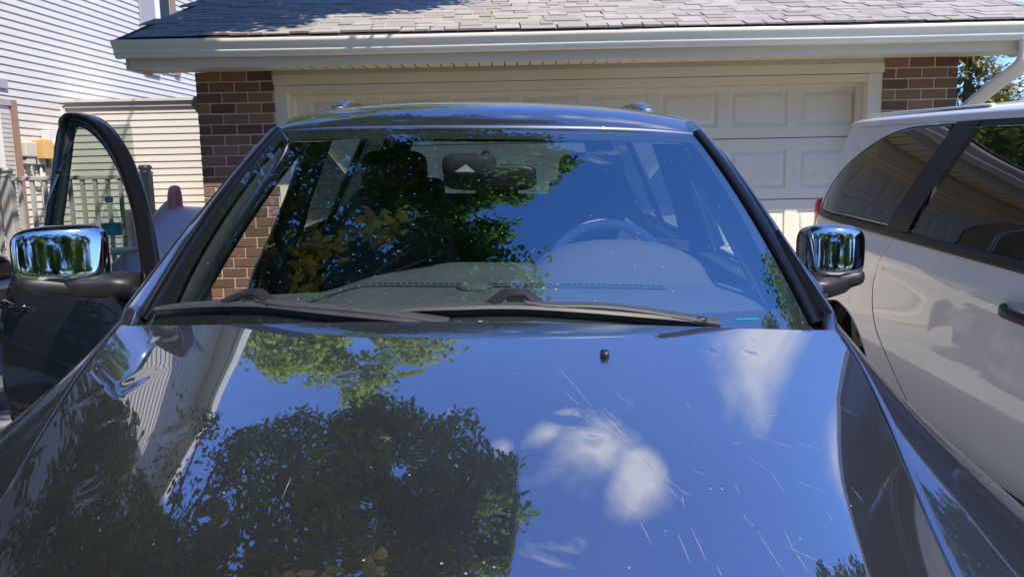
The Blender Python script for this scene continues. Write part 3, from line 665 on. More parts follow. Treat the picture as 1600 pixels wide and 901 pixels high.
# conifers at right
def spruce(label, x, y, h, r, m, n=26, kf=None):
    t = empty('spruce_tree', label, 'tree', 'conifers beyond the garage'); b = MB(); z0 = .3
    P = np.array([(0, 0, 0), (.5, .16, -.02), (1, 0, -.1), (.5, -.16, -.02)])
    for i in range(n):
        f = i / n; z = z0 + .8 + f * (h - 1.0); R_ = r * (1 - f) ** .8 + .08
        for k in range(int(9 + 8 * (1 - f))):
            a = rng.uniform(0, 2 * PI); L = R_ * rng.uniform(.65, 1.15)
            for q in range(26):
                s = rng.uniform(.1, 1); p = np.array((x + math.cos(a) * L * s, y + math.sin(a) * L * s, z - .25 * L * s + .28 * L * s * s + rng.normal(0, .05)))
                rm = np.array(Matrix.Rotation(a + rng.normal(0, .8), 3, 'Z') @ Matrix.Rotation(rng.normal(.1, .35), 3, 'Y')); v = P * rng.uniform(.12, .30) @ rm.T + p
                kk = len(b.v); b.v.extend(map(tuple, v)); b.f.append((kk, kk + 1, kk + 2, kk + 3)); b.mi.append(0)
    b.build('crown', m, t); b = MB(); b.tube([(x, y, .2), (x, y, h)], [.18, .02], 8); b.build('trunk', M_['bark'], t, smooth=True)
spruce('olive spruce tree just right of the garage corner', 11.1, 19, 6.6, 1.35, M_['spruce_y'])
spruce('taller dark spruce tree at the right edge beyond the downspout', 17.2, 24.5, 7.2, 2.4, M_['spruce'])
spruce('small spruce tree between the two larger spruces', 17.5, 28, 4.9, 1.6, M_['spruce_y'])
t = empty('bright_shrub', 'bright green leafy shrub showing above the van roof', 'shrub'); b = MB()
for c in clumps((14.8, 20, 1.9), (2.6, 1.5, 1.2), 40): leaves(b, c, .6, 120, .18)
b.build('foliage', mat('leaf_bright', (0.17, 0.26, 0.03), .5, rnd=.35, island=True, trans=.4), t)
b = MB(); limbs(b, (14.8, 20, .2), (14.8, 20, .8), [(14, 20, 1.6), (15.6, 20, 1.7), (14.8, 19.4, 2)], .06, .04); b.build('stem', M_['bark'], t)

# ------------------------------------------------------------------ black SUV
CARM = Matrix.Translation((-0.105, 0, 0)) @ Matrix.Rotation(math.radians(2.5), 4, 'X') @ Matrix.Rotation(math.radians(1.6), 4, 'Y')
CAR = empty('suv', 'black SUV facing the viewer with dented hood, chrome mirrors and its left door open', 'SUV', M=CARM)
CI = CAM_R.transposed()
def proj(p, M=CARM):
    q = CI @ ((M @ Vector(p)) - Vector((0, 0, CZ))); return Vector((800 + F_PX * q.x / -q.z, 450.5 - F_PX * q.y / -q.z))
def solve(surf, px, py, a, b, M=CARM):
    """parameters (a, b) of a surface where it shows at the given place"""
    for _ in range(12):
        p = proj(surf(a, b), M); e = Vector((px, py)) - p
        if e.length < .02: break
        h = 1e-3; da = (proj(surf(a + h, b), M) - p) / h; db = (proj(surf(a, b + h), M) - p) / h
        D = da.x * db.y - db.x * da.y
        if abs(D) < 1e-6: break
        a += max(-.2, min(.2, (e.x * db.y - db.x * e.y) / D)); b += max(-.2, min(.2, (da.x * e.y - e.x * da.y) / D))
    return a, b
XE = [(.30, .50, .778), (.45, .535, .812), (.65, .58, .850), (.85, .622, .884), (1.058, .667, .919), (1.182, .697, .941), (1.344, .737, .971), (1.559, .781, 1.014), (1.738, .803, 1.052), (1.85, .810, 1.076)]
ZC = [(.28, .875), (.36, .925), (.50, .982), (.70, 1.034), (.90, 1.066), (1.2, 1.0975), (1.5, 1.120), (1.9, 1.142)]
def sstep(a, b, x): t = max(0, min(1, (x - a) / (b - a))); return t * t * (3 - 2 * t)
def hood_z(x, y):
    xe, ze = itp(y, XE); zc = itp(y, ZC); t = min(abs(x) / xe, 1.05)
    z = zc - (zc - ze) * (.62 * t ** 2 + .38 * t ** 5)
    k = .070 * (1 - sstep(.80, 1.12, y)); xc = .070 + .03 * (y - .7)
    z -= k * max(0.0, abs(x) - xc) * math.exp(-max(0, abs(x) - xc) / .16)
    z += .00012 * math.sin(7 * x + 3 * y) * math.sin(5 * y + 1)
    return z
def hood_base(x, y): return Vector((x, y, hood_z(x, y)))
DPX = [(209, 596, 1.6, 26), (138, 620, 1.2, 20), (116, 580, 1.4, 26), (171, 654, 1.2, 18), (278, 671, 1.2, 20), (142, 763, 1.3, 20), (632, 579, .9, 16), (597, 560, .5, 16), (655, 705, .9, 17), (668, 751, .9, 17), (541, 591, .5, 18), (891, 649, 1.3, 18), (924, 685, .6, 13), (1107, 547, .8, 10), (1174, 553, .8, 11), (1178, 533, .4, 10), (250, 530, .9, 26), (168, 545, .7, 14), (400, 640, .5, 22), (330, 800, .7, 20), (560, 800, .5, 20), (1100, 626, .35, 30), (1000, 720, .3, 26), (500, 700, .5, 18), (440, 560, .4, 20), (60, 700, .8, 22), (760, 610, .25, 20)]
DENT = []
for px, py, a, s in DPX:
    x, y = solve(hood_base, px, py, 0.0, 1.1); DENT.append((x, y, a * .001, s * .001))
def hood(u, v):
    yr = 1.50 + .235 * abs(u) ** 2.5; yf = .40 + .12 * u * u
    y = yf + (yr - yf) * v; xe = itp(y, XE)[0]; return u * (xe - .003), y
NU, NV = 380, 300
vv = np.linspace(0, 1, NV); uu = np.linspace(-1, 1, NU)
P = np.zeros((NV, NU, 3))
yr = 1.50 + .235 * np.abs(uu) ** 2.5; yf = .40 + .12 * uu * uu
Y = yf[None, :] + (yr - yf)[None, :] * vv[:, None]
yt = np.linspace(.28, 1.9, 1200); xt = np.array([itp(y, XE) for y in yt]); zt = np.array([itp(y, ZC) for y in yt])
XEy = np.interp(Y, yt, xt[:, 0]); ZEy = np.interp(Y, yt, xt[:, 1]); ZCy = np.interp(Y, yt, zt)
X = uu[None, :] * (XEy - .003); T_ = np.abs(X) / XEy
Z = ZCy - (ZCy - ZEy) * (.62 * T_ ** 2 + .38 * T_ ** 5)
ss = np.clip((Y - .80) / .32, 0, 1); ss = ss * ss * (3 - 2 * ss); kk = .070 * (1 - ss); xc = .070 + .03 * (Y - .7); dx = np.maximum(0, np.abs(X) - xc)
Z -= kk * dx * np.exp(-dx / .16); Z += .00012 * np.sin(7 * X + 3 * Y) * np.sin(5 * Y + 1)
for x, y, a, s in DENT:
    r2 = ((X - x) ** 2 + (Y - y) ** 2) / (s * s)
    Z -= .62 * a * np.exp(-r2 * (1 + .25 * np.sin(3 * np.arctan2(Y - y, X - x) + 90 * x)))
P[..., 0], P[..., 1], P[..., 2] = X, Y, Z
rows = [P]
for dy, dz in ((.004, -.002), (.007, -.006), (.008, -.012), (.004, -.02)):
    q = P[-1:].copy(); q[..., 1] += dy; q[..., 2] += dz; rows.append(q)
P2 = np.vstack(rows)
cl_, cr_ = P2[:, :1].copy(), P2[:, -1:].copy(); cl_[..., 2] -= .014; cr_[..., 2] -= .014
P2 = np.hstack([cl_, P2, cr_])
hood_o = MB().grid(P2).build('hood', M_['dusty'], CAR, smooth=True)
# washer nozzle
x, y = solve(hood_base, 945, 556, .1, 1.3); z = hood_z(x, y)
def nfn(p): return (p.x, p.y, p.z + (.004 if p.y > y else 0))
b = MB(); b.sell((x, y, z + .002), (.0072, .011, .009), .6, .5, 16, 10); b.box(x - .004, x + .004, y - .0135, y - .0128, z + .003, z + .007); b.build('washer_nozzle', M_['plastic'], hood_o, smooth=True)
# scratches, chips
b = MB()
def scr(pts, w=.00055, kz=.0006):
    q = [solve(hood_base, a, c, 0, 1.0) for a, c in pts]; q = [(q[0][0] + t * (q[1][0] - q[0][0]), q[0][1] + t * (q[1][1] - q[0][1])) for t in np.linspace(0, 1, 6)] if len(q) == 2 else [tuple(p) for p in cr(q, 10)]
    n = len(q); L_, R_ = [], []
    for i, (x, y) in enumerate(q):
        a, c = q[min(i + 1, n - 1)], q[max(i - 1, 0)]; d = Vector((a[0] - c[0], a[1] - c[1])); d.normalize(); pw = w * .5 * math.sin(PI * (i + .6) / (n + .2)) * random.uniform(.6, 1.2)
        for S_, g in ((L_, 1), (R_, -1)):
            xx, yy = x - g * d.y * pw, y + g * d.x * pw; S_.append((xx, yy, hood_z(xx, yy) + kz))
    b.grid([L_, R_])
SCR = [((870, 572), (925, 636)), ((900, 636), (950, 672), (985, 695)), ((880, 610), (905, 634)), ((985, 695), (1030, 740), (1080, 775)), ((935, 640), (978, 682)), ((942, 650), (985, 690)), ((940, 636), (962, 655)), ((1038, 757), (1066, 783)), ((1066, 775), (1068, 792)), ((1060, 765), (1078, 774)), ((1228, 590), (1275, 612)), ((1240, 592), (1300, 622)), ((1195, 648), (1220, 649)), ((1235, 640), (1265, 655)), ((1140, 694), (1160, 692)), ((1165, 712), (1203, 737)), ((1203, 737), (1225, 770)), ((1082, 735), (1102, 741)), ((1240, 690), (1290, 706)), ((1160, 802), (1180, 825)), ((1183, 830), (1225, 895)), ((1226, 830), (1240, 860)), ((1225, 852), (1320, 898)), ((1240, 858), (1262, 892)), ((1120, 885), (1128, 900)), ((1060, 835), (1078, 880)), ((1080, 825), (1105, 880)), ((1148, 758), (1156, 772)), ((1245, 752), (1292, 772)), ((1292, 800), (1300, 815)), ((1180, 682), (1240, 700)), ((1330, 760), (1350, 785)), ((1000, 815), (1018, 850)), ((795, 583), (806, 585)), ((1072, 630), (1080, 640)), ((1300, 630), (1340, 650)), ((440, 780), (455, 745)), ((600, 690), (612, 682)), ((960, 610), (975, 628)), ((1180, 655), (1200, 668))]
for s_ in SCR: scr(s_)
for px, py in ((885, 520), (858, 551), (1107, 548), (156, 828), (128, 856), (1250, 842), (1110, 764), (1128, 764), (1040, 830), (983, 887), (714, 667), (772, 886), (728, 896), (568, 875), (350, 770), (1286, 700), (1085, 700), (1048, 528), (312, 745), (640, 742), (580, 730), (690, 880), (240, 850), (1330, 790)):
    x, y = solve(hood_base, px, py, 0, 1); r = random.uniform(.0007, .0016); c = [(x + r * math.cos(a), y + r * .8 * math.sin(a)) for a in np.linspace(0, 2 * PI, 7)[:-1]]
    b.add([(xx, yy, hood_z(xx, yy) + .0006) for xx, yy in c], [tuple(range(6))])
o = b.build('paint_scratches', M_['scratch'], hood_o); tag(o, kind='stuff')

SXT = [(.28, .88), (.45, .945), (.65, .968), (.85, .955), (1.0, .905), (1.08, .862), (1.25, .785), (1.49, .672), (1.57, .632)]
def side_x(z): return itp(z, SXT)
def fender(sx):
    out = []
    for y in np.linspace(.50, 1.82, 60):
        xe, ze = itp(y, XE); xo = .935 + .035 * math.exp(-((y - 1.2) / .35) ** 2); zs = .74; h = ze - zs
        wf_ = sstep(.30, .75, y); xo = xe + (xo - xe) * (.55 + .45 * wf_)
        r = (y - 1.16) / .42; zlo = .30 + (0.44 * math.sqrt(max(0, 1 - r * r)) if abs(r) < 1 else 0)
        pts = [(xe, ze - .016), (xe + .001, ze - .004), (xe + .010, ze - .001), (xe + .45 * (xo - xe), ze - .17 * h), (xe + .84 * (xo - xe), ze - .42 * h), (xe + .97 * (xo - xe), ze - .68 * h), (xo, zs), (xo + .004, (zs + zlo) / 2 + .1), (xo - .002, zlo)]
        c = cr(pts, 36); out.append([(sx * p[0], y, p[1]) for p in c])
    return MB().grid(out, flip=sx > 0)
for sx in (-1, 1): fender(sx).build('fender', M_['paint'], CAR, smooth=True)
def arch(cy, r, base, y):
    t = (y - cy) / r; return base + (.44 * math.sqrt(max(0, 1 - t * t)) if abs(t) < 1 else 0)
def side_patch(y0, y1, lo, hi, sx=1, off=0.0, fn=side_x, n=24, m=20, th=.012):
    f = lambda v, y: v(y) if callable(v) else v
    out = []
    for y in np.linspace(y0, y1, n):
        a, c = f(lo, y), f(hi, y); row = [(sx * (fn(z) + off), y, z) for z in np.linspace(a, c, m)]
        out.append([(sx * (fn(a) + off - th), y, a)] + row + [(sx * (fn(c) + off - th), y, c)])
    e0 = [(p[0] - sx * th, p[1], p[2]) for p in out[0]]; e1 = [(p[0] - sx * th, p[1], p[2]) for p in out[-1]]
    return MB().grid([e0] + out + [e1], flip=sx < 0)
for sx in (-1, 1):
    if sx > 0:
        fdm = side_patch(1.835, 2.965, .36, 1.08, sx); fdm.v = [(p[0] - .075 * (1 - sstep(1.80, 2.35, p[1])) * sstep(.6, .95, p[2]), p[1], p[2]) for p in fdm.v]
        fd = fdm.build('front_door', M_['paint'], CAR, smooth=True); side_patch(2.05, 2.90, 1.085, lambda y: min(1.53, 1.06 + .80 * (y - 1.90)), sx, -.012).build('window_pane', M_['sglass'], fd, smooth=True)
    rd = side_patch(2.98, 4.02, lambda y: arch(4.12, .42, .36, y), 1.08, sx).build('rear_door', M_['paint'], CAR, smooth=True)
    side_patch(3.12, 3.96, 1.085, 1.52, sx, -.012).build('window_pane', M_['tglass'], rd, smooth=True)
    b = MB(); b.tube([(sx * .975, 3.78, .93), (sx * .985, 3.84, .93), (sx * .985, 3.92, .93), (sx * .96, 3.96, .93)], .014, 8); b.build('door_handle', M_['gloss'], rd, smooth=True)
    side_patch(4.03, 4.98, lambda y: arch(4.12, .42, .36, y), 1.08, sx).build('quarter_panel', M_['paint'], CAR, smooth=True)
    side_patch(4.10, 4.62, 1.085, 1.50, sx, -.012).build('quarter_window', M_['tglass'], CAR, smooth=True)
    side_patch(1.82, 4.0, .24, .355, sx, -.02).build('sill', M_['plastic'], CAR, smooth=True)
    for nm, y0, y1 in (('b_pillar', 2.97, 3.10), ('c_pillar', 3.97, 4.09), ('d_pillar', 4.63, 4.98)):
        b = side_patch(y0, y1, 1.08, 1.56, sx, -.004); b.v = b.v; g = b
        q = MB(); q.v, q.f, q.mi = g.v, g.f, g.mi
        q.box(min(sx * .60, sx * .66), max(sx * .60, sx * .66), y0, y1, 1.42, 1.56) if False else None
        q.build(nm, M_['gloss'] if nm != 'd_pillar' else M_['paint'], CAR, smooth=True)
# windshield surface
def ws(u, v, off=0.0):
    a = abs(u); B_ = Vector((.762 * u, 1.56 + .235 * a ** 2.3, 1.085 - .025 * a * a)); T = Vector((.626 * u, 2.345 + .09 * a * a, 1.497 - .004 * a * a))
    p = B_.lerp(T, v); k = .030 * 4 * v * (1 - v) * (1 - .25 * a * a); n = Vector((.12 * u, -.47, .87)).normalized()
    return p + n * (k + off)
b = MB(); b.grid([[tuple(ws(u_, v_)) for u_ in np.linspace(-1, 1, 90)] for v_ in np.linspace(-.04, 1, 60)]); b.build('windshield', M_['wglass'], CAR, smooth=True)
b = MB()
us = lambda a, c, n: np.linspace(a, c, n)
b.grid([[tuple(ws(u_, v_, -.004)) for u_ in us(-1, 1, 60)] for v_ in us(-.04, .055, 5)])
b.grid([[tuple(ws(u_, v_, -.004)) for u_ in us(-1, 1, 60)] for v_ in us(.925, 1, 4)])
for s in (-1, 1): b.grid([[tuple(ws(s * (1 - w_ * (1 + .9 * (1 - v_) ** 6)), v_, -.0045)) for w_ in us(0, .045, 4)] for v_ in us(0, 1, 40)])
b.build('glass_border', M_['rubber'], CAR, smooth=True)
# side trims and pillars
for s in (-1, 1):
    b = MB(); ring = []
    for v_ in us(-.02, 1.0, 50):
        e = ws(s, v_); wd = .030 if s > 0 else .018
        pts = [e + Vector((-s * .006, -.002, .002)), e + Vector((s * .004, -.003, .009)), e + Vector((s * wd, .010, .011)), e + Vector((s * (wd + .006), .02, .0)), e + Vector((s * .01, .02, -.02))]
        ring.append([tuple(p) for p in pts])
    b.grid(ring, close=True, flip=s < 0); b.build('pillar_trim', M_['gloss'], CAR, smooth=True, auto=None)
    b = MB(); ring = []
    OT = [(0, .824, 1.815, 1.082), (.12, .803, 1.905, 1.140), (.42, .755, 2.05, 1.243), (.72, .705, 2.28, 1.378), (1.0, .662, 2.50, 1.484)]
    for v_ in us(-.10, 1.0, 66):
        e = ws(s, max(0, v_)); wd = .034 if s > 0 else .022
        o_ = itp(max(v_, 0), OT); O = Vector((s * o_[0], o_[1], o_[2]))
        I = e + Vector((s * wd, .014, .008)); q_ = max(0, -v_ / .10)
        if v_ < 0: O = O.lerp(Vector((s * .808, 1.722, 1.040)), q_); I = I.lerp(Vector((s * .768, 1.700, 1.048)), q_); e = e.lerp(e + Vector((0, -.03, -.04)), q_); bq_ = 1 - q_; Mm = (I + O) / 2 + Vector((s * .006, -.010, .010)) * bq_
        pts = [I + Vector((0, .01, -.015)), I, (I * .7 + O * .3) + Vector((s * .004, -.007, .008)) * bq_, Mm, (I * .25 + O * .75) + Vector((s * .006, -.006, .006)) * bq_, O, O + Vector((-s * .004, .02, -.016)), O + Vector((-s * .03, .06, -.03)), e + Vector((-s * .05, .09, -.055)), e + Vector((-s * .06, .03, -.04)), e + Vector((-s * .02, .01, -.02))]
        ring.append([tuple(p) for p in pts])
    b.grid(ring, close=True, flip=s < 0); b.build('a_pillar', M_['paint'], CAR, smooth=True)
    b = MB(); ring = []
    for v_ in us(-.05, 1.0, 40):
        e = ws(s, max(-.05, v_)); ring.append([tuple(e + Vector(d)) for d in ((-s * .004, .004, -.008), (-s * (.03 + .02 * (1 - v_)), .02, -.022), (-s * (.045 + .02 * (1 - v_)), .05, -.040), (-s * .035, .09, -.055), (-s * .0, .07, -.035))])
    b.grid(ring, close=True, flip=s < 0); b.build('pillar_lining', M_['dashd'], CAR, smooth=True)
# cowl
b = MB(); b.grid([[(x_ , 1.47 + .235 * abs(x_ / .79) ** 2.5 + w_ * .13, 1.070 - .014 * w_ - .03 * (x_ / .79) ** 2) for x_ in us(-.735, .735, 40)] for w_ in us(0, 1, 5)]); b.build('cowl_panel', M_['plastic'], CAR, smooth=True)
# roof
RZ = [(2.35, 1.503), (2.42, 1.533), (2.55, 1.570), (2.80, 1.603), (3.1, 1.617), (3.5, 1.624), (4.0, 1.622), (4.6, 1.595), (5.0, 1.55)]
RW = [(2.35, .632), (2.6, .648), (3.1, .655), (4.0, .65), (5.0, .60)]
RD = [(2.35, .006), (2.6, .030), (2.9, .045), (3.3, .050), (5.0, .055)]
def roof_z(x, y):
    w = itp(y, RW); u_ = min(1, abs(x) / w); return itp(max(2.35, y - .09 * u_ * u_), RZ) - itp(y, RD) * u_ ** 3
P = []
for s_ in np.linspace(0, 1, 130):
    row = []
    for u_ in np.linspace(-1, 1, 110):
        y = (2.357 + .09 * u_ * u_) + s_ * (4.98 - 2.357 - .09 * u_ * u_); w = itp(y, RW); x = u_ * w
        z = roof_z(x, y)
        for dx_, dy_, a, sg in ((.215, 2.75, .0012, .03), (.285, 2.72, .001, .03), (-.2, 2.8, .0008, .04)):
            z -= a * math.exp(-((x - dx_) ** 2 + (y - dy_) ** 2) / sg ** 2)
        row.append((x, y, z))
    for sgn, at_ in ((-1, 0), (1, len(row))):
        e = row[0] if sgn < 0 else row[-1]
        ex = [(e[0] + sgn * .010, e[1], e[2] - .008), (e[0] + sgn * .016, e[1], e[2] - .022), (e[0] + sgn * .014, e[1], e[2] - .045), (e[0] - sgn * .03, e[1], e[2] - .05)]
        row = ex[::-1] + row if sgn < 0 else row + ex
    P.append(row)
f0 = [(p[0], p[1] + .003, p[2] - .012) for p in P[0]]
roof_o = MB().grid([f0] + P).build('roof_panel', M_['paint'], CAR, smooth=True)
b = MB(); b.grid([[(u_ * itp(y_, RW) * .98, y_ + .06, roof_z(u_ * itp(y_, RW) * .9, y_ + .06) - .045 - .01 * (1 - u_ * u_)) for u_ in us(-1, 1, 24)] for y_ in us(2.36, 4.85, 30)]); b.build('headliner', M_['liner'], CAR, smooth=True)
for s in (-1, 1):
    pts = []
    for t in us(0, 1, 30):
        y = 3.02 + t * 1.75; hgt = .020 * min(1, math.sin(PI * min(.5, t * 7)) if t < .0714 else 1) * (1 if t < .93 else max(0, (1 - t) / .07)); pts.append((s * (.575 - .02 * t), y, roof_z(s * .575, y) + .002 + hgt))
    b = MB(); b.tube(pts, 1.0, 12, sq=(.013, .017, .7)); rr_ = b.build('roof_rail', M_['gloss'], CAR, smooth=True)
    b = MB(); b.tube(cr([(s * .572, 2.98, roof_z(s * .57, 2.98) - .004), (s * .572, 3.03, roof_z(s * .57, 3.03) + .010), (s * .572, 3.10, roof_z(s * .57, 3.1) + .022), (s * .572, 3.22, roof_z(s * .57, 3.22) + .024)], 14), 1.0, 14, sq=(.014, .026, .6)); b.build('rail_foot', M_['paint'], rr_, smooth=True)
# driver door window frame (closed side)
def frame_pts(s):
    return [(s * .835, 1.93, 1.085), (s * .800, 2.02, 1.150), (s * .752, 2.22, 1.285), (s * .705, 2.42, 1.410), (s * .672, 2.56, 1.480), (s * .652, 2.70, 1.525), (s * .645, 2.85, 1.545), (s * .645, 2.94, 1.548)]
b = MB(); b.tube(cr(frame_pts(1), 40), 1.0, 12, sq=(.020, .026, .7)); b.tube([(.645, 2.94, 1.545), (.72, 2.955, 1.40), (.862, 2.96, 1.08)], 1.0, 10, sq=(.028, .02, .7)); b.build('window_frame', M_['paint'], fd, smooth=True)
b = MB(); b.tube([(.94, 2.72, .93), (.965, 2.76, .93), (.965, 2.86, .93), (.94, 2.90, .93)], .012, 8); b.build('door_handle', M_['gloss'], fd, smooth=True)
# rear end
b = MB(); g = []
for z in us(.40, 1.10, 14):
    g.append([(x_, 5.06 - .10 * abs(x_ / .95) ** 4 - .02 * (z - .7) ** 2, z) for x_ in us(-side_x(z) + .01, side_x(z) - .01, 20)])
b.grid(g, flip=True); b.build('tailgate', M_['paint'], CAR, smooth=True)
b = MB(); b.grid([[(x_ * (.82 - .20 * t), 5.03 - .17 * t - .04 * x_ * x_, 1.11 + .40 * t) for x_ in us(-.9, .9, 12)] for t in us(0, 1, 8)], flip=True); b.build('rear_window', M_['sglass'], CAR, smooth=True)
b = MB()
for s in (-1, 1): b.grid([[(s * x_ * (.84 - .20 * t), 5.03 - .17 * t - .04 * x_ * x_, 1.10 + .44 * t) for x_ in us(.78, 1.02, 5)] for t in us(0, 1, 8)], flip=s > 0)
b.box(-.60, .60, 4.84, 4.88, 1.475, 1.55); b.build('rear_window_surround', M_['dashd'], CAR, smooth=False)
b = MB(); b.grid([[(x_, 5.14 - .22 * abs(x_ / .95) ** 5, z) for x_ in us(-.96, .96, 24)] for z in us(.30, .56, 6)], flip=True); b.grid([[(x_, y_ * (5.14 - .22 * abs(x_ / .95) ** 5) + (1 - y_) * 5.0, .56) for x_ in us(-.96, .96, 24)] for y_ in (0, 1)]); b.build('rear_bumper', M_['plastic'], CAR, smooth=True)
for s in (-1, 1): b = MB(); b.sell((s * .84, 5.02, .93), (.10, .06, .10), .5, .4, 16, 10); b.build('tail_lamp', M_['red'], CAR, smooth=True)
# front end
b = MB(); g = []
for z, yo in ((.885, .395), (.84, .36), (.78, .335), (.70, .32), (.60, .29), (.50, .27), (.40, .28), (.30, .33)):
    g.append([(x_, yo + .16 * abs(x_ / .93) ** 3.2 * (1 + (z - .3) * .6), z - .05 * abs(x_ / .93) ** 2 * (z > .8)) for x_ in us(-.93, .93, 40)])
b.grid(g, flip=True); b.build('front_bumper', M_['paint'], CAR, smooth=True)
gr = MB()
gr.box(-.45, .45, .305, .322, .655, .80, bev=.01); gr_o = gr.build('grille', M_['gloss'], CAR)
for k in range(7): b = MB(); x_ = -.39 + k * .13; b.box(x_ - .048, x_ + .048, .292, .304, .67, .785, bev=.008); b.build('grille_ring', M_['chrome'], gr_o)
for s in (-1, 1): b = MB(); b.sell((s * .68, .44, .745), (.16, .10, .065), .5, .5, 20, 12, fn=lambda p: (p.x, p.y + .25 * (abs(p.x) - .6), p.z)); b.build('headlight', M_['lamp'], CAR, smooth=True)
# wheels
def wheel(parent, x, y, z, s, r=.375, w=.24, rim='steel'):
    Mx = Matrix.Translation((x, y, z)) @ Matrix.Rotation(s * PI / 2, 4, 'Y')
    b = MB(); b.lathe([(r * .66, w * .5), (r * .93, w * .5), (r, w * .36), (r, -w * .36), (r * .93, -w * .5), (r * .66, -w * .5)], 36, Mx); ty = b.build('wheel', M_['tyre'], parent, smooth=True)
    b = MB(); b.lathe([(r * .66, w * .48), (r * .62, w * .42), (r * .58, .0), (0.0, 0.0)], 30, Mx)
    b.lathe([(0, w * .42), (.05, w * .40), (.07, w * .3)], 20, Mx)
    for k in range(5): b.box(-.03, .03, .03, r * .64, w * .28, w * .42, M=Mx @ Matrix.Rotation(2 * PI * k / 5, 4, 'Z'))
    b.build('rim', M_[rim], ty, auto=30)
for s in (-1, 1):
    wheel(CAR, s * .82, 1.16, .375, s); wheel(CAR, s * .82, 4.12, .375, s)
b = MB(); b.box(-.80, .80, .55, 4.95, .22, .34); b.box(-.60, .60, .45, 1.50, .34, .80); b.build('underbody', M_['dashd'], CAR)
b = MB(); b.box(-.72, .72, 1.70, 1.74, .34, .985); b.box(-.84, .84, 1.60, 4.95, .34, .40); b.build('floor', M_['dashd'], CAR)
# dashboard
def dash_z(x, y):
    base = 1.030 + .068 * sstep(1.60, 1.95, y) - .014 * sstep(2.02, 2.12, y)
    pas = .038 * (sstep(-.34, -.06, x)) * sstep(2.02, 2.18, y) * (1 - sstep(.12, .20, x))
    t = (x - .385) / .255; bin_ = (.108 * math.sqrt(max(0, 1 - abs(t) ** 2.3)) if abs(t) < 1 else 0) * sstep(2.03, 2.19, y)
    return base + max(pas, bin_) - .05 * sstep(-.28, -.5, x) - .02 * abs(x / .72) ** 4
def dash_y1(x): return 2.10
g = []
for y in np.concatenate([us(1.58, 2.25, 70)]):
    g.append([(x_, y, dash_z(x_, y)) for x_ in us(-.72, .72, 120)])
for dy, dz in ((.012, -.006), (.018, -.03), (.02, -.2), (-.05, -.45)):
    g.append([(x_, 2.25 + dy, (dash_z(x_, 2.25) + dz) if dz > -.1 else 1.08 + dz) for x_ in us(-.72, .72, 120)])
dash_o = MB().grid(g).build('dashboard', M_['dash'], CAR, smooth=True)
b = MB(); b.box(.20, .57, 2.275, 2.29, 1.0, 1.15); b.build('gauge_face', M_['dashd'], dash_o)
vs_m = None
vb = MB(); vb.grid([[(x_, y_, dash_z(x_, y_) + .002) for x_ in us(-.46, .46, 50)] for y_ in (1.985, 2.018)]); vo = vb.build('defrost_vent', M_['rubber'], dash_o)
b = MB()
for y_ in (1.983, 2.020): b.tube([(x_, y_, dash_z(x_, y_) + .004) for x_ in us(-.47, .47, 40)], .0025, 6)
for x_ in us(-.46, .46, 60): b.box(x_ - .0022, x_ + .0022, 1.985, 2.018, dash_z(x_, 2.0) + .003, dash_z(x_, 2.0) + .0055)
b.build('vent_bars', M_['dash'], dash_o)
b = MB(); b.sell((-.02, 1.96, dash_z(-.02, 1.96) + .002), (.045, .035, .016), .9, 1, 20, 10); sn = b.build('sensor_dome', M_['dash'], dash_o, smooth=True)
# steering wheel
stw_c, stw_t = Vector((.385, 2.47, 1.030)), math.radians(24)
Mx = Matrix.Translation(stw_c) @ Matrix.Rotation(PI / 2 - stw_t, 4, 'X')
pts = [Mx @ Vector((.192 * math.cos(a), .192 * math.sin(a), 0)) for a in us(0, 2 * PI, 41)]
b = MB(); b.tube(pts, .0165, 12, cap=False); sw = b.build('steering_wheel', mat('steering_leather', (.70, .71, .72), .32), CAR, smooth=True)
b = MB(); b.sell((0, -.01, .0), (.085, .065, .03), .6, .7, 20, 10, M=Mx); b.build('hub', M_['plastic'], sw, smooth=True)
for a in (0.1, PI - .1, -PI / 2 - .25, -PI / 2 + .25):
    b = MB(); b.tube([Mx @ Vector((.06 * math.cos(a), .06 * math.sin(a), 0)), Mx @ Vector((.19 * math.cos(a), .19 * math.sin(a), 0))], 1, 8, sq=(.018, .009, .7)); b.build('spoke', M_['plastic'], sw, smooth=True)
# seats
def seat(x, y, w=.27, label=None):
    b = MB(); b.sell((x, y - .27, .62), (w, .27, .09), .5, .4, 24, 12); st = b.build('seat', M_['seat'], CAR, smooth=True)
    b = MB(); b.sell((0, 0, .33), (w, .075, .36), .45, .4, 24, 16, M=Matrix.Translation((x, y, .62)) @ Matrix.Rotation(-.28, 4, 'X'), fn=lambda p: (p.x * (1 - .28 * sstep(.35, .7, p.z)), p.y, p.z)); b.build('seat_back', M_['seat'], st, smooth=True)
    b = MB(); b.sell((x, y + .225, 1.335), (.135, .05, .095), .5, .45, 20, 12); b.build('headrest', M_['seat'], st, smooth=True)
seat(.40, 3.0); seat(-.40, 3.0)
b = MB(); b.sell((0, 3.95, .62), (.66, .26, .10), .4, .3, 24, 10); rs = b.build('rear_seat', M_['seat'], CAR, smooth=True)
b = MB(); b.sell((0, 4.22, .92), (.66, .09, .28), .4, .3, 24, 12); b.build('seat_back', M_['seat'], rs, smooth=True)
for x_ in (-.40, .40, 0): b = MB(); b.sell((x_, 4.26, 1.21 if x_ else 1.17), (.12, .045, .07), .5, .45, 16, 10); b.build('headrest', M_['seat'], rs, smooth=True)
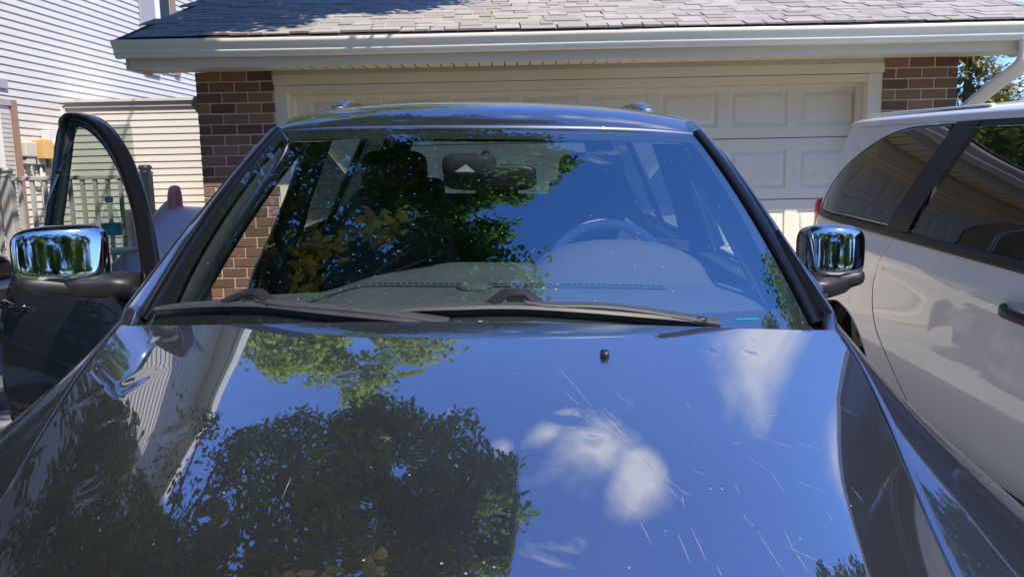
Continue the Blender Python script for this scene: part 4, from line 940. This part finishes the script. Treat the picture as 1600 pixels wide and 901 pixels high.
# interior mirror and camera pod
b = MB(); b.sell((.01, 2.30, 1.362), (.135, .022, .038), .45, .5, 24, 12); im = b.build('interior_mirror', M_['plastic'], CAR, smooth=True)
b = MB(); b.tube([(.0, 2.29, 1.385), (.0, 2.24, 1.43)], .012, 8); b.build('stem', M_['plastic'], im, smooth=True)
b = MB(); b.sell((-.045, 2.215, 1.395), (.075, .05, .035), .5, .5, 20, 10); b.build('sensor_pod', M_['dashd'], CAR, smooth=True)
b = MB(); c_ = ws(-.075, .70, -.006); b.add([tuple(ws(-.115, .685, -.007)), tuple(ws(-.035, .685, -.007)), tuple(ws(-.075, .735, -.007))], [(0, 1, 2)]); b.build('pod_reflection', mat('pod_reflection_grey', (.25, .27, .26), .6), CAR)  # pale triangle: light reflection at the sensor mount, painted as a grey shape
# inner trims of doors right
b = MB(); b.box(.78, .84, 1.86, 2.94, .42, 1.06); b.build('door_lining', M_['dashd'], fd)
for s in (-1, 1): b = MB(); b.box(min(s * .78, s * .84), max(s * .78, s * .84), 3.0, 4.0, .42, 1.06); b.box(min(s * .76, s * .83), max(s * .76, s * .83), 4.02, 4.95, .42, 1.06); b.box(min(s * .64, s * .76), max(s * .64, s * .76), 2.99, 3.09, 1.06, 1.10); b.tube([(s * .80, 3.04, 1.06), (s * .745, 3.04, 1.25), (s * .635, 3.04, 1.53)], 1, 8, sq=(.05, .022, .6)); b.build('side_lining', M_['dashd'], CAR)

# wipers (pixel lists give where each one crosses the glass)
def gl(px, py, off=.012):
    py += 7; off *= .7
    u_, v_ = solve(lambda a, c: ws(a, c), px, py, (px - 750) / 520, .06); return ws(u_, v_, off)
def wiper(blade, arm, cap_px, clip):
    b = MB(); bp = [gl(a, c, .014) for a, c in blade]; P_ = cr([tuple(p) for p in bp], 40)
    rows = []
    for i, p in enumerate(P_):
        f = min(1, min(i, 39 - i) / 4) ; hh = .008 * (.35 + .65 * f)
        rows.append([(p[0], p[1] - .016, p[2] - .002), (p[0], p[1] - .012, p[2] + hh * .5), (p[0], p[1] + .004, p[2] + hh), (p[0], p[1] + .012, p[2] + hh * .4), (p[0], p[1] + .004, p[2] - .004)])
    b.grid(rows, close=True); w = b.build('wiper', M_['wiper'], CAR, auto=40)
    b = MB(); b.grid([[(p[0], p[1] - .004, p[2] - .004), (p[0], p[1] + .004, p[2] - .004), (p[0], p[1] + .002, p[2] - .024), (p[0], p[1] - .002, p[2] - .024)] for p in P_], close=True); b.build('wiper_rubber', M_['rubber'], w)
    b = MB(); ap = [gl(a, c, o_) for a, c, o_ in arm]; A_ = cr([tuple(p) for p in ap], 30)
    b.tube(A_, list(us(.85, 1.35, 30)), 10, sq=(.005, .0095, .5), up=(0, -.4, 1)); b.build('wiper_arm', M_['wiper'], w, auto=50)
    for a, c, o_ in [cap_px]:
        p = gl(a, c, o_); b = MB(); b.sell(tuple(p), (.014, .012, .009), .6, .6, 16, 8); b.build('arm_cap', M_['plastic'], w, smooth=True)
    # connector bridge
    q = [gl(a, c, .026) for a, c in clip]; b = MB()
    b.tube([tuple(q[0] - Vector((0, 0, .010))), tuple(q[1] + Vector((0, 0, .004))), tuple(q[2] + Vector((0, 0, .004))), tuple(q[3] - Vector((0, 0, .006)))], 1, 8, sq=(.005, .014, .5), up=(0, -.4, 1))
    mid = (q[1] + q[2]) / 2; b.box(mid.x - .018, mid.x + .018, mid.y - .012, mid.y + .010, mid.z - .022, mid.z - .008); b.build('wiper_clip', M_['plastic'], w, auto=50)
wiper([(246, 479), (330, 474), (410, 474), (500, 484), (600, 494), (660, 499)], [(405, 470, .024), (440, 477, .024), (520, 483, .022), (600, 490, .020), (700, 503, .016)], (714, 504, .014), [(345, 472), (388, 463), (408, 463), (430, 474)])
wiper([(606, 482), (700, 479), (800, 477), (900, 482), (1000, 490), (1080, 497)], [(822, 475, .024), (860, 480, .024), (930, 481, .024), (1000, 487, .022), (1085, 499, .018), (1120, 503, .014)], (1092, 500, .016), [(762, 475), (790, 464), (820, 464), (842, 474)])
b = MB(); p = gl(1150, 492, .001); q = gl(1185, 491, .001); b.tube([tuple(p), tuple(q)], .0010, 6); b.build('glass_mark', M_['teal'], CAR)

# dust and dried drops on the windshield
b = MB()
for _ in range(150):
    u_, v_ = random.uniform(-.93, .93), random.uniform(.08, .95); rr_ = random.choice((.0006, .0008, .0011, .0016)); c_ = ws(u_, v_, .0012)
    b.add([tuple(c_ + Vector((rr_ * math.cos(a), rr_ * .8 * math.sin(a) * .87, rr_ * .8 * math.sin(a) * .47))) for a in np.linspace(0, 2 * PI, 6)[:-1]], [(0, 1, 2, 3, 4)])
tag(b.build('glass_dust', M_['scratch'], CAR), kind='stuff')
# ------------------------------------------------------------------ door mirrors
def mirror_parts(parent, sx, cx, cy, cz, hw, hh, hd, twist=0.0, tilt=-.17):
    """sx: which side of the car; cap faces forwards (-y)"""
    Mx = Matrix.Translation((cx, cy, cz)) @ Matrix.Rotation(twist, 4, 'Z') @ Matrix.Rotation(tilt, 4, 'X')
    def shape(p):   # outer end tapers, top outer corner rounder
        t = sx * p.x / hw; k = 1 - .14 * max(0, t) ** 2
        return (p.x, p.y * (1 - .25 * max(0, t) ** 2) + .012 * t * t, p.z * k + .012 * max(0, t) * (p.z < 0))
    b = MB(); P_ = []
    full = MB(); full.sell((0, 0, 0), (hw, hd, hh), .38, .40, 64, 48, M=None, fn=shape)
    v = np.array(full.v)
    cap, hou = MB(), MB()
    for f in full.f:
        c = v[list(f)].mean(0); z_cut = -hh * .72 + .01 * sx * c[0] / hw
        (cap if (c[1] < hd * .30 and c[2] > z_cut) else hou).add([tuple(Mx @ Vector(v[i])) for i in f], [tuple(range(len(f)))])
    h = hou.build('mirror_housing', M_['plastic'], parent, smooth=True, weld=True)
    sc = [tuple(Mx @ ((Mx.inverted() @ Vector(p)) * 1.012)) for p in cap.v]; cap.v = sc
    cap.build('mirror_cap', M_['chrome'], parent, smooth=True, weld=True)
    b = MB(); b.sell((0, hd * .93, 0), (hw * .88, .006, hh * .82), .3, .4, 24, 10, M=Mx); b.build('mirror_glass', M_['mirror'], parent, smooth=True)
    b = MB(); b.sell((0, 0, -hh * .98), (hw * .97, hd * .92, .024), .5, .45, 32, 12, M=Mx, fn=lambda p: (p.x, p.y, p.z - .016 * (-sx * p.x / hw))); b.build('mirror_base', M_['plastic'], parent, smooth=True)
    return Mx
# closed right-hand door mirror
mirror_parts(fd, 1, .955, 2.16, 1.165, .082, .078, .070, -.10)
b = MB(); b.tube([(.835, 2.08, 1.085), (.90, 2.10, 1.085), (.95, 2.13, 1.09), (1.01, 2.15, 1.105)], [1, .95, .9, .5], 14, sq=(.030, .06, .6)); b.build('mirror_arm', M_['plastic'], fd, smooth=True)
# open front door on the image-left side : built closed, then swung about its hinge
HX, HY, TH_ = -.865, 1.87, math.radians(47)
DM = Matrix.Translation((HX, HY + .13, 0)) @ Matrix.Rotation(TH_, 4, 'Z') @ Matrix.Translation((-HX, -HY, 0))
od = side_patch(1.87, 2.885, .36, 1.08, -1).build('open_front_door', M_['paint'], CAR, smooth=True); od.matrix_local = DM; od['label'] = 'front door swung wide open'
b = MB(); fp = [(-.84, 1.875, 1.075), (-.81, 1.965, 1.150), (-.762, 2.12, 1.275), (-.715, 2.33, 1.395), (-.690, 2.50, 1.470), (-.675, 2.64, 1.512), (-.665, 2.78, 1.532), (-.662, 2.88, 1.538), (-.668, 2.925, 1.530), (-.680, 2.945, 1.49), (-.720, 2.93, 1.30), (-.78, 2.90, 1.08)]
b.tube(cr(fp, 80), 1.0, 14, sq=(.019, .025, .6)); b.build('window_frame', M_['gloss'], od, smooth=True)
b = MB(); fpi = [(p[0] * .99 - .0, p[1] + (.03 if i < 6 else 0) - (.022 if i > 8 else 0), p[2] - (.02 if 2 < i < 10 else 0)) for i, p in enumerate(fp)]; b.tube(cr(fpi, 60), 1.0, 8, sq=(.014, .02, .7)); b.build('window_seal', M_['rubber'], od, smooth=True)
side_patch(1.90, 2.90, 1.075, lambda y: min(1.51, 1.085 + .80 * (y - 1.88)), -1, -.008, th=.001).build('window_pane', M_['sglass'], od, smooth=True)
b = MB(); b.grid([[(-side_x(z_) + (.065 if z_ < 1.05 else .035), y_, z_) for z_ in us(.38, 1.08, 12)] for y_ in us(1.88, 2.87, 12)]); b.box(-.88, -.80, 2.862, 2.88, .38, 1.06); b.build('door_lining', M_['dashd'], od, smooth=False)
b = MB(); b.tube([(-.93, 2.64, .93), (-.96, 2.68, .93), (-.96, 2.78, .93), (-.93, 2.82, .93)], .012, 8); b.build('door_handle', M_['gloss'], od, smooth=True)
b = MB(); b.tube([(-.86, 1.93, 1.085), (-.90, 1.97, 1.09), (-.96, 2.0, 1.09), (-1.05, 2.05, 1.10)], [1, .95, .9, .6], 14, sq=(.030, .06, .6)); b.build('mirror_arm', M_['plastic'], od, smooth=True)
mirror_parts(od, -1, -.995, 2.05, 1.160, .110, .080, .070, -.30)
b = MB(); b.box(-.88, -.83, 1.80, 1.86, .55, .60); b.box(-.88, -.83, 1.80, 1.86, .90, .95); b.build('door_hinge', M_['plastic'], CAR)

# ------------------------------------------------------------------ white minivan
VAN = empty('minivan', 'white minivan with dark privacy glass parked right of the black SUV', 'minivan', M=Matrix.Translation((2.80, 0, 0)) @ Matrix.Rotation(math.radians(2.5), 4, 'X'))
VI = VAN.matrix_world.inverted()
VT = [(.10, .93), (.18, .965), (.30, .985), (.50, 1.005), (.72, 1.0), (.92, .995), (1.06, .975), (1.12, .965), (1.30, .915), (1.46, .865), (1.52, .845)]
VR = [(1.52, .845), (1.555, .825), (1.59, .78), (1.615, .70), (1.64, .50), (1.65, 0.0)]
def van_shrink(y):  # plan view rounding at both ends
    return max(0, (y - 4.35)) ** 2 * .42 + max(0, (.9 - y)) ** 2 * .22
def vx(z, y): 
    lean = max(0.0, z - 1.0) * max(0, y - 4.1) * .10
    crease = .012 * math.exp(-((z - .86 - .02 * (y - 3)) / .05) ** 2)
    return itp(z, VT) + crease - van_shrink(y) - lean
def vpatch(y0, y1, lo, hi, s=-1, off=0.0, n=40, m=36, th=.02):
    f = lambda v, y: v(y) if callable(v) else v
    g = []
    for y in np.linspace(y0, y1, n):
        a, c = f(lo, y), f(hi, y); g.append([(s * (vx(a, y) + off - th), y, a)] + [(s * (vx(z, y) + off), y, z) for z in np.linspace(a, c, m)] + [(s * (vx(c, y) + off - th), y, c)])
    e0 = [(p[0] - s * th, p[1], p[2]) for p in g[0]]; e1 = [(p[0] - s * th, p[1], p[2]) for p in g[-1]]
    return MB().grid([e0] + g + [e1], flip=s < 0)
BELT = lambda y: 1.00 + .016 * (y - 2.7)
BELT0 = lambda y: BELT(y) - .035
TOPW = lambda y: 1.50 - .0 * y
def cut(z): # curved rear edge of the sliding door
    return itp(z, [(.15, 3.40), (.25, 3.47), (.40, 3.63), (.56, 3.78), (.75, 3.82), (.98, 3.67), (1.15, 3.58)])
AR = lambda y: .20 + (.37 * math.sqrt(max(0, 1 - ((y - 4.22) / .40) ** 2)) if abs(y - 4.22) < .40 else 0)
for s in (-1, 1):
    # quarter panel with curved shut line
    ZA = .575; half = lambda z: .40 * math.sqrt(max(0, 1 - ((z - .20) / .37) ** 2)) if z > .20 else .40
    qp = MB()
    def zgrid(z0, z1, ya, yb, nz, ny):
        qp.grid([[(s * vx(z_, ya(z_) + (yb(z_) - ya(z_)) * t), ya(z_) + (yb(z_) - ya(z_)) * t, z_) for z_ in us(z0, z1, nz)] for t in us(0, 1, ny)], flip=s < 0)
    zgrid(ZA, 1.005, lambda z: cut(z) + .004, lambda z: 4.92, 30, 40)
    zgrid(.13, ZA - .0, lambda z: cut(z) + .004, lambda z: 4.22 - half(z), 50, 14)
    zgrid(.13, ZA - .0, lambda z: 4.22 + half(z), lambda z: 4.92, 50, 14)
    # rolled lip round the arch
    lip = [(4.22 + .40 * math.cos(a), .20 + .37 * math.sin(a)) for a in us(-.18, PI + .18, 50)]
    qp.grid([[(s * (vx(z_, y_) + .004), y_, z_), (s * (vx(z_, y_) - .035), y_, z_ - .002)] for y_, z_ in lip], flip=s < 0)
    qp.build('quarter_panel', M_['white'], VAN, smooth=True)
    rows = []
    for t in us(0, 1, 60):
        row = []
        for w_ in us(0, 1, 44):
            z_ = .13 + (BELT0(3.2) - .13) * w_; y = 2.36 + (cut(z_) - .004 - 2.36) * t; z_ = .13 + (BELT0(y) - .13) * w_
            dn = 0
            for dy_, dz_, a_, sg in ((3.19, .62, .0008, .06), (3.07, .55, .0007, .05)): dn += a_ * math.exp(-((y - dy_) ** 2 + (z_ - dz_) ** 2) / sg ** 2)
            rec = .010 * math.exp(-(((y - 2.66) / .11) ** 2 + ((z_ - .815) / .055) ** 2) ** 2)
            row.append((s * (vx(z_, y) - dn - rec), y, z_))
        rows.append(row)
    sd = MB().grid(rows, flip=s < 0).build('sliding_door', M_['white'], VAN, smooth=True)
    vpatch(1.22, 2.35, .13, BELT0, s).build('front_door', M_['white'], VAN, smooth=True)
    vpatch(-.02, 1.21, lambda y: .20 + (.46 * math.sqrt(max(0, 1 - ((y - .95) / .40) ** 2)) if abs(y - .95) < .40 else 0), lambda y: min(BELT0(y), .80 + .16 * (y + .1)), s).build('front_fender', M_['white'], VAN, smooth=True)
    b = vpatch(2.36, 4.70, lambda y: BELT(y) - .033, lambda y: BELT(y) + .008, s, .004, m=6); b2 = vpatch(.95, 2.355, lambda y: BELT(y) - .033, lambda y: BELT(y) + .008, s, .004, m=6)
    b.build('belt_moulding', M_['plastic'], VAN, smooth=True); b2.build('belt_moulding', M_['plastic'], VAN, smooth=True)
    # quarter glass : arc shaped top running down to the rear corner
    QT = lambda y: itp(y, [(3.30, 1.505), (3.60, 1.505), (3.90, 1.492), (4.15, 1.435), (4.40, 1.325), (4.60, 1.19), (4.70, BELT(4.7) + .03)])
    vpatch(3.50, 4.69, lambda y: BELT(y) + .010, QT, s, -.003, n=60).build('quarter_window', M_['vglass'], VAN, smooth=True)
    # slanted black pillar between the panes
    rows = []
    for w_ in us(0, 1, 20):
        z_ = BELT(3.5) + .008 + w_ * (1.512 - BELT(3.5) - .008); yc = 3.56 - .27 * w_; rows.append([(s * (vx(z_, y_) + .008), y_, z_) for y_ in us(yc - .0, yc + .20 - .03 * w_, 8)])
    MB().grid(rows, flip=s > 0).build('pillar_cover', M_['plastic'], VAN, smooth=True)
    rows = []
    for w_ in us(0, 1, 24):
        z_ = BELT(3.0) + .010 + w_ * (1.485 - BELT(3.0) - .01); yc = 3.55 - .27 * w_; rows.append([(s * (vx(z_, y_) - .003), y_, z_) for y_ in us(2.44, yc, 30)])
    MB().grid(rows, flip=s > 0).build('sliding_window', M_['vglass'], sd, smooth=True)
    b = vpatch(2.40, 3.32, 1.487, 1.515, s, .003, m=5, n=20); b.build('window_surround', M_['plastic'], VAN, smooth=True)
    vpatch(1.0, 2.33, lambda y: BELT(y) + .01, lambda y: min(1.50, BELT(.95) + .02 + .56 * (y - .95)), s, -.003).build('front_window', M_['vglass'], VAN, smooth=True)
    rows = []
    for w_ in us(0, 1, 10): z_ = BELT(2.38) + .008 + w_ * (1.50 - BELT(2.38)); rows.append([(s * (vx(z_, y_) + .003), y_, z_) for y_ in us(2.33, 2.45, 4)])
    MB().grid(rows, flip=s > 0).build('door_pillar', M_['plastic'], VAN, smooth=True)
    b = MB(); hp = [(s * (vx(.82, 2.5) - .004), 2.50, .822), (s * (vx(.82, 2.55) + .035), 2.55, .824), (s * (vx(.82, 2.66) + .040), 2.66, .826), (s * (vx(.82, 2.76) + .032), 2.76, .828), (s * (vx(.82, 2.80) - .004), 2.80, .832)]
    b.tube(cr(hp, 20), 1, 12, sq=(.020, .012, .7)); b.build('door_handle', M_['plastic'], sd, smooth=True)
    # tail lamp
    b = MB(); b.sell((s * .835, 4.90, .99), (.045, .045, .10), .6, .6, 18, 14); b.build('tail_lamp', M_['red'], VAN, smooth=True)
    # body side above the quarter glass, D pillar
    rows = []
    for t in us(0, 1, 50):
        y = 3.30 + t * 1.62; row = []
        lo = QT(min(y, 4.70)) if y < 4.70 else max(BELT(y), BELT(4.7) + .03 - (y - 4.70) * 2.2)
        lo = max(lo, BELT0(y) + .0); hi = 1.52
        for w_ in us(0, 1, 14):
            z_ = lo + (hi - lo) * w_; row.append((s * vx(z_, y), y, z_))
        rows.append(row)
    MB().grid(rows, flip=s < 0).build('rear_pillar', M_['white'], VAN, smooth=True)
    wheel(VAN, s * .80, 4.22, .315, s, .335, .21, 'rubber'); wheel(VAN, s * .87, .95, .335, s, .335, .21)
# wheel houses
b = MB()
for cy in (4.22, .95):
    for s in (-1, 1): b.lathe([(.40, .0), (.405, .30), (0, .30)], 30, Matrix.Translation((s * .93, cy, .30)) @ Matrix.Rotation(-s * PI / 2, 4, 'Y'))
b.box(-.66, .66, .2, 4.8, .18, .30); b.build('wheel_houses', M_['rubber'], VAN)
# roof
P = []
RY = [(.85, 1.30), (1.2, 1.43), (1.7, 1.535), (2.3, 1.575), (3.0, 1.588), (3.8, 1.586), (4.4, 1.575), (4.80, 1.555), (4.90, 1.54)]
for y in us(1.25, 4.88, 80):
    zr = itp(y, RY); k = (zr - 1.50); row = []
    base = vx(1.50, y)
    for a in us(-1, 1, 61):
        th = a * PI / 2; row.append((base * math.copysign(abs(math.sin(th)) ** .62, a), y, 1.515 + k * abs(math.cos(th)) ** .55))
    P.append(row)
last = [(p[0] * .97, 4.93, 1.50 + (p[2] - 1.515) * .5) for p in P[-1]]
vr = MB().grid(P + [last]).build('roof_panel', M_['white'], VAN, smooth=True)
for s in (-1, 1):
    b = MB(); b.tube([(s * (vx(1.5, y) - .045), y, 1.575 + .012 * 0) for y in us(3.30, 4.5, 16)], 1, 8, sq=(.006, .012, .7)); b.build('roof_ditch_strip', M_['white'], vr, smooth=True)
# rear
b = MB(); g = []
for z in us(.30, 1.50, 30):
    yy = 4.95 - .22 * max(0, z - 1.0) - .04 * (z - .8) ** 2; w = vx(min(z, 1.5), 4.88) ; g.append([(a * w, yy - .05 * abs(a) ** 4, z) for a in us(-1, 1, 24)])
b.grid(g, flip=True); b.build('tailgate', M_['white'], VAN, smooth=True)
b = MB(); b.grid([[(a * .66, 4.965 - .22 * max(0, z - 1.0) - .04 * (z - .8) ** 2 - .05 * abs(a * .8) ** 4, z) for a in us(-1, 1, 12)] for z in us(1.10, 1.46, 10)], flip=True); b.build('rear_window', M_['vglass'], VAN, smooth=True)
b = MB(); b.grid([[(x_, 5.03 - .16 * abs(x_ / .95) ** 4, z) for x_ in us(-.95, .95, 24)] for z in us(.26, .56, 6)], flip=True); b.grid([[(x_, (5.03 - .16 * abs(x_ / .95) ** 4) * t + 4.9 * (1 - t), .56) for x_ in us(-.95, .95, 24)] for t in (0, 1)]); b.build('rear_bumper', M_['white'], VAN, smooth=True)
# front end
b = MB(); g = []
for t, (yy, z, w) in enumerate([(-.12, .25, .86), (-.16, .45, .90), (-.12, .62, .90), (-.04, .76, .88), (.20, .88, .90), (.55, .98, .92), (.95, 1.06, .93), (1.15, 1.22, .86), (1.30, 1.34, .82)]):
    g.append([(a * w, yy + .30 * abs(a) ** 3 * (1 if t < 5 else .5 if t < 7 else .15), z - .05 * abs(a) ** 3) for a in us(-1, 1, 30)])
b.grid(g[:7], flip=False); b.build('front_body', M_['white'], VAN, smooth=True)
b = MB(); g = [[(a * (.90 - .12 * t), .93 + .66 * t + .16 * a * a * (1 - t), 1.055 + .50 * t) for a in us(-1, 1, 20)] for t in us(0, 1, 12)]; b.grid(g); b.build('windshield', M_['vglass'], VAN, smooth=True)
for s in (-1, 1): b = MB(); b.sell((s * .70, .02, .66), (.17, .13, .075), .5, .5, 18, 10); b.build('headlight', M_['lamp'], VAN, smooth=True)
# round emblem etched on the quarter glass
b = MB(); yc, zc_ = 4.585, BELT(4.6) + .055
def vring(r0, r1, k0, k1, n=24): return [[(-(vx(zc_ + r * math.sin(a), yc + r * .8 * math.cos(a)) + .0005), yc + r * .8 * math.cos(a), zc_ + r * math.sin(a)) for r in (r0, r1)] for a in np.linspace(k0, k1, n)]
b.grid(vring(.026, .032, 0, 2 * PI)); b.grid(vring(.006, .018, 1.0, 4.4, 12)); b.build('glass_emblem', M_['blind'], VAN)
